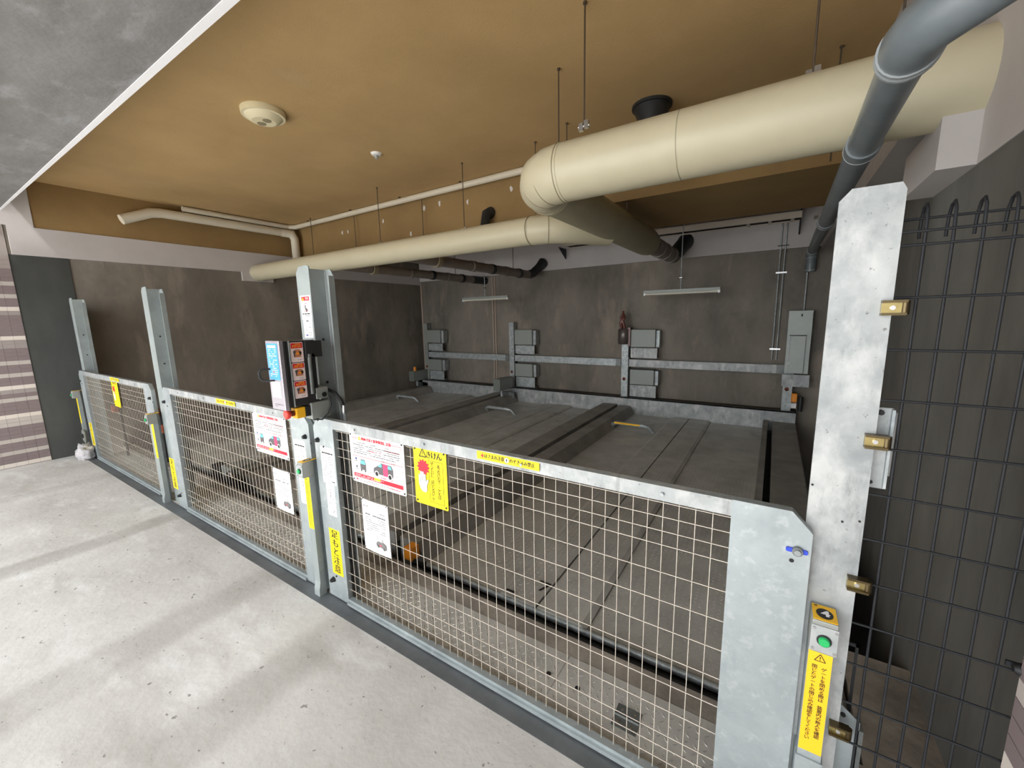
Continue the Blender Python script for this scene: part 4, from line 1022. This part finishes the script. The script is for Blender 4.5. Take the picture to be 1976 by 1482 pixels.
q = MB(); q.bbox(-2.165,-2.112,-.135,-.105,1.192,1.250,.003); q.build('black_back', INK, t)
q = MB(); q.tube([(-2.14,-.185,1.219),(-2.14,-.21,1.219)], .015, 14); q.build('stem', RUST, t)
q = MB(); q.tube([(-2.14,-.207,1.219),(-2.14,-.214,1.219),(-2.14,-.228,1.219),(-2.14,-.232,1.219)], [.018,.025,.025,.018], 18); q.build('red_button', REDB, t)
q = MB(); q.bbox(-2.17,-2.105,-.105,.006,1.17,1.262,.004); q.build('bracket', SCOVER, t)
t = thing('cabinet_cable', 'dark cable looping from under the cabinet down the post', 'cable', (-2.1,-.08,.9))
q = MB(); q.tube([(-2.13,-.10,1.19),(-2.12,-.09,1.165),(-2.10,-.05,1.16),(-2.09,-.02,1.19),(-2.085,-.0,1.24),(-2.10,.0,1.28)], .004, 8); q.build('loop', DARKM, t)
q = MB(); q.tube([(-2.15,-.06,1.18),(-2.20,-.012,1.12),(-2.262,-.012,1.02),(-2.262,-.012,.88)], .006, 8); q.build('drop', DARKM, t)
t = thing('flexible_conduit', 'flexible conduit arching over the post web beside the cabinet', 'conduit', (-2.1,.08,1.1))
q = MB(); q.tube([(-2.19,.03,1.31),(-2.17,.04,1.31),(-2.13,.06,1.29),(-2.105,.08,1.24),(-2.10,.09,1.18),(-2.10,.09,1.10)], .010, 10); q.build('hose', DARKM, t)
q = MB(); q.tube([(-2.10,.09,1.215),(-2.10,.09,1.165)], .014, 10); q.build('connector', CHROME, t)
q = MB(); q.tube([(-2.10,.09,1.17),(-2.10,.09,.0)], .011, 10); q.build('pipe', GALV, t)
def d_l1(pr, w_, h_):
    pr.rect(w_*.12, h_*.78, w_*.9, h_*.95, RED, .0008); pr.shape([(w_*.16,h_*.80),(w_*.38,h_*.80),(w_*.27,h_*.93)], YELO, .0011); pr.text('危険', w_*.66, h_*.865, h_*.11, WHITE, .0011)
    pr.ring(w_*.5, h_*.50, w_*.26, .003, INKR, .0008, 20, h_*.19); pr.rect(w_*.4,h_*.42,w_*.5,h_*.6,CARG,.0009); pr.disc(w_*.55,h_*.4,.01,CARG,.0009)
    pr.dashes(w_*.1,w_*.92,h_*.24,.006,INK,400,mn=.01,mx=.03); pr.dashes(w_*.1,w_*.85,h_*.15,.003,INKG,401,mn=.01,mx=.03); pr.dashes(w_*.2,w_*.75,h_*.08,.003,INKG,402)
def d_l2(pr, w_, h_):
    pr.dashes(w_*.35,w_*.65,h_*.93,.006,INK,410); pr.dashes(w_*.15,w_*.9,h_*.86,.002,INKG,411)
    pr.ring(w_*.3,h_*.72,.012,.002,INKG,.0008); pr.ring(w_*.7,h_*.68,.012,.002,INKG,.0008); pr.dashes(w_*.15,w_*.85,h_*.57,.003,INKG,412,mn=.005,mx=.02)
    pr.dashes(w_*.15,w_*.4,h_*.40,.003,INKG,413); pr.dashes(w_*.5,w_*.9,h_*.28,.003,INKG,414); pr.rect(w_*.2,h_*.10,w_*.44,h_*.18,NAVY,.0008); pr.dashes(w_*.5,w_*.9,h_*.15,.002,INKG,415)
sticker(pC, 'y', -2.298, .008, 1.715, .098, .135, WHITE, 'danger_label', d_l1, r=.002)
sticker(pC, 'y', -2.290, .008, 1.612, .088, .102, WHITE, 'maker_label', d_l2, r=.002)
# amber sensors seen through the left gates
for i, (x, y, z, lab) in enumerate(((-5.02,.17,.45,'amber photo sensor low on the rear of post between left gates'), (-7.1,.17,.60,'rust-brown sensor behind the farthest gate, left one'),
                                    (-6.30,.35,.60,'rust-brown sensor behind the farthest gate, upper right one'),(-6.10,.36,.42,'rust-brown sensor behind the farthest gate, lowest one'))):
    t = thing('photo_sensor', lab, 'sensor', (x,y,z), 'amber sensors behind the left gates')
    q = MB(); q.bbox(x-.03,x+.03,y-.03,y+.04,z,z+.15 if i < 1 else z+.10,.012); q.build('body', AMBER if i == 0 else RUST, t)
    q = MB(); q.box(x-.012,x+.012,y+.04,y+.06,-.03,z+.05); q.build('stand', DARKM, t)

# ================================================================== BLACK MESH FENCE (right)
t = thing('mesh_fence', 'black wire mesh fence panel with looped tops beside the right wall', 'fence', (.4,.01,0))
q = MB(); yv = .012
q.tube([(0,0,0),(0,0,1.860),(0,.002,1.890),(0,.006,1.925),(0,.018,1.940),(0,.036,1.936),(0,.048,1.915),(0,.052,1.89),(0,.052,1.868)], .0033, 8)
vm = q.build('tmp', FENCEM); l0 = vm.location.copy(); vme = vm.data; bpy.data.objects.remove(vm)
x = .277-.046
xs = []
while x < .545: xs.append(x); x += .046
for x in xs: place('vertical_wire', vme, t, (x+l0.x, yv+l0.y, l0.z))
q = MB(); q.tube([(.236,0,0),(.548,0,0)], .0031, 8); hm = q.build('tmp', FENCEM); hme = hm.data; l1 = hm.location.copy(); bpy.data.objects.remove(hm)
for z, yy in [(1.910,.058),(1.875,.008),(1.845,.010)]+[(1.725-.125*i,.008) for i in range(14)]:
    if z > .05: place('horizontal_wire', hme, t, (l1.x, yy, z))
t = thing('fence_end_bolt', 'dark rubber bolt head fixing the mesh fence to tiled wall', 'bolt', (.53,-.0,.86))
q = MB(); q.tube([(.545,-.01,.872),(.53,-.012,.872),(.522,-.012,.872)], [.016,.014,.008], 12); q.build('head', BLACK, t)
q = MB(); q.box(.515,.535,.0,.006,.866,.878); q.build('lug', FENCEM, t)
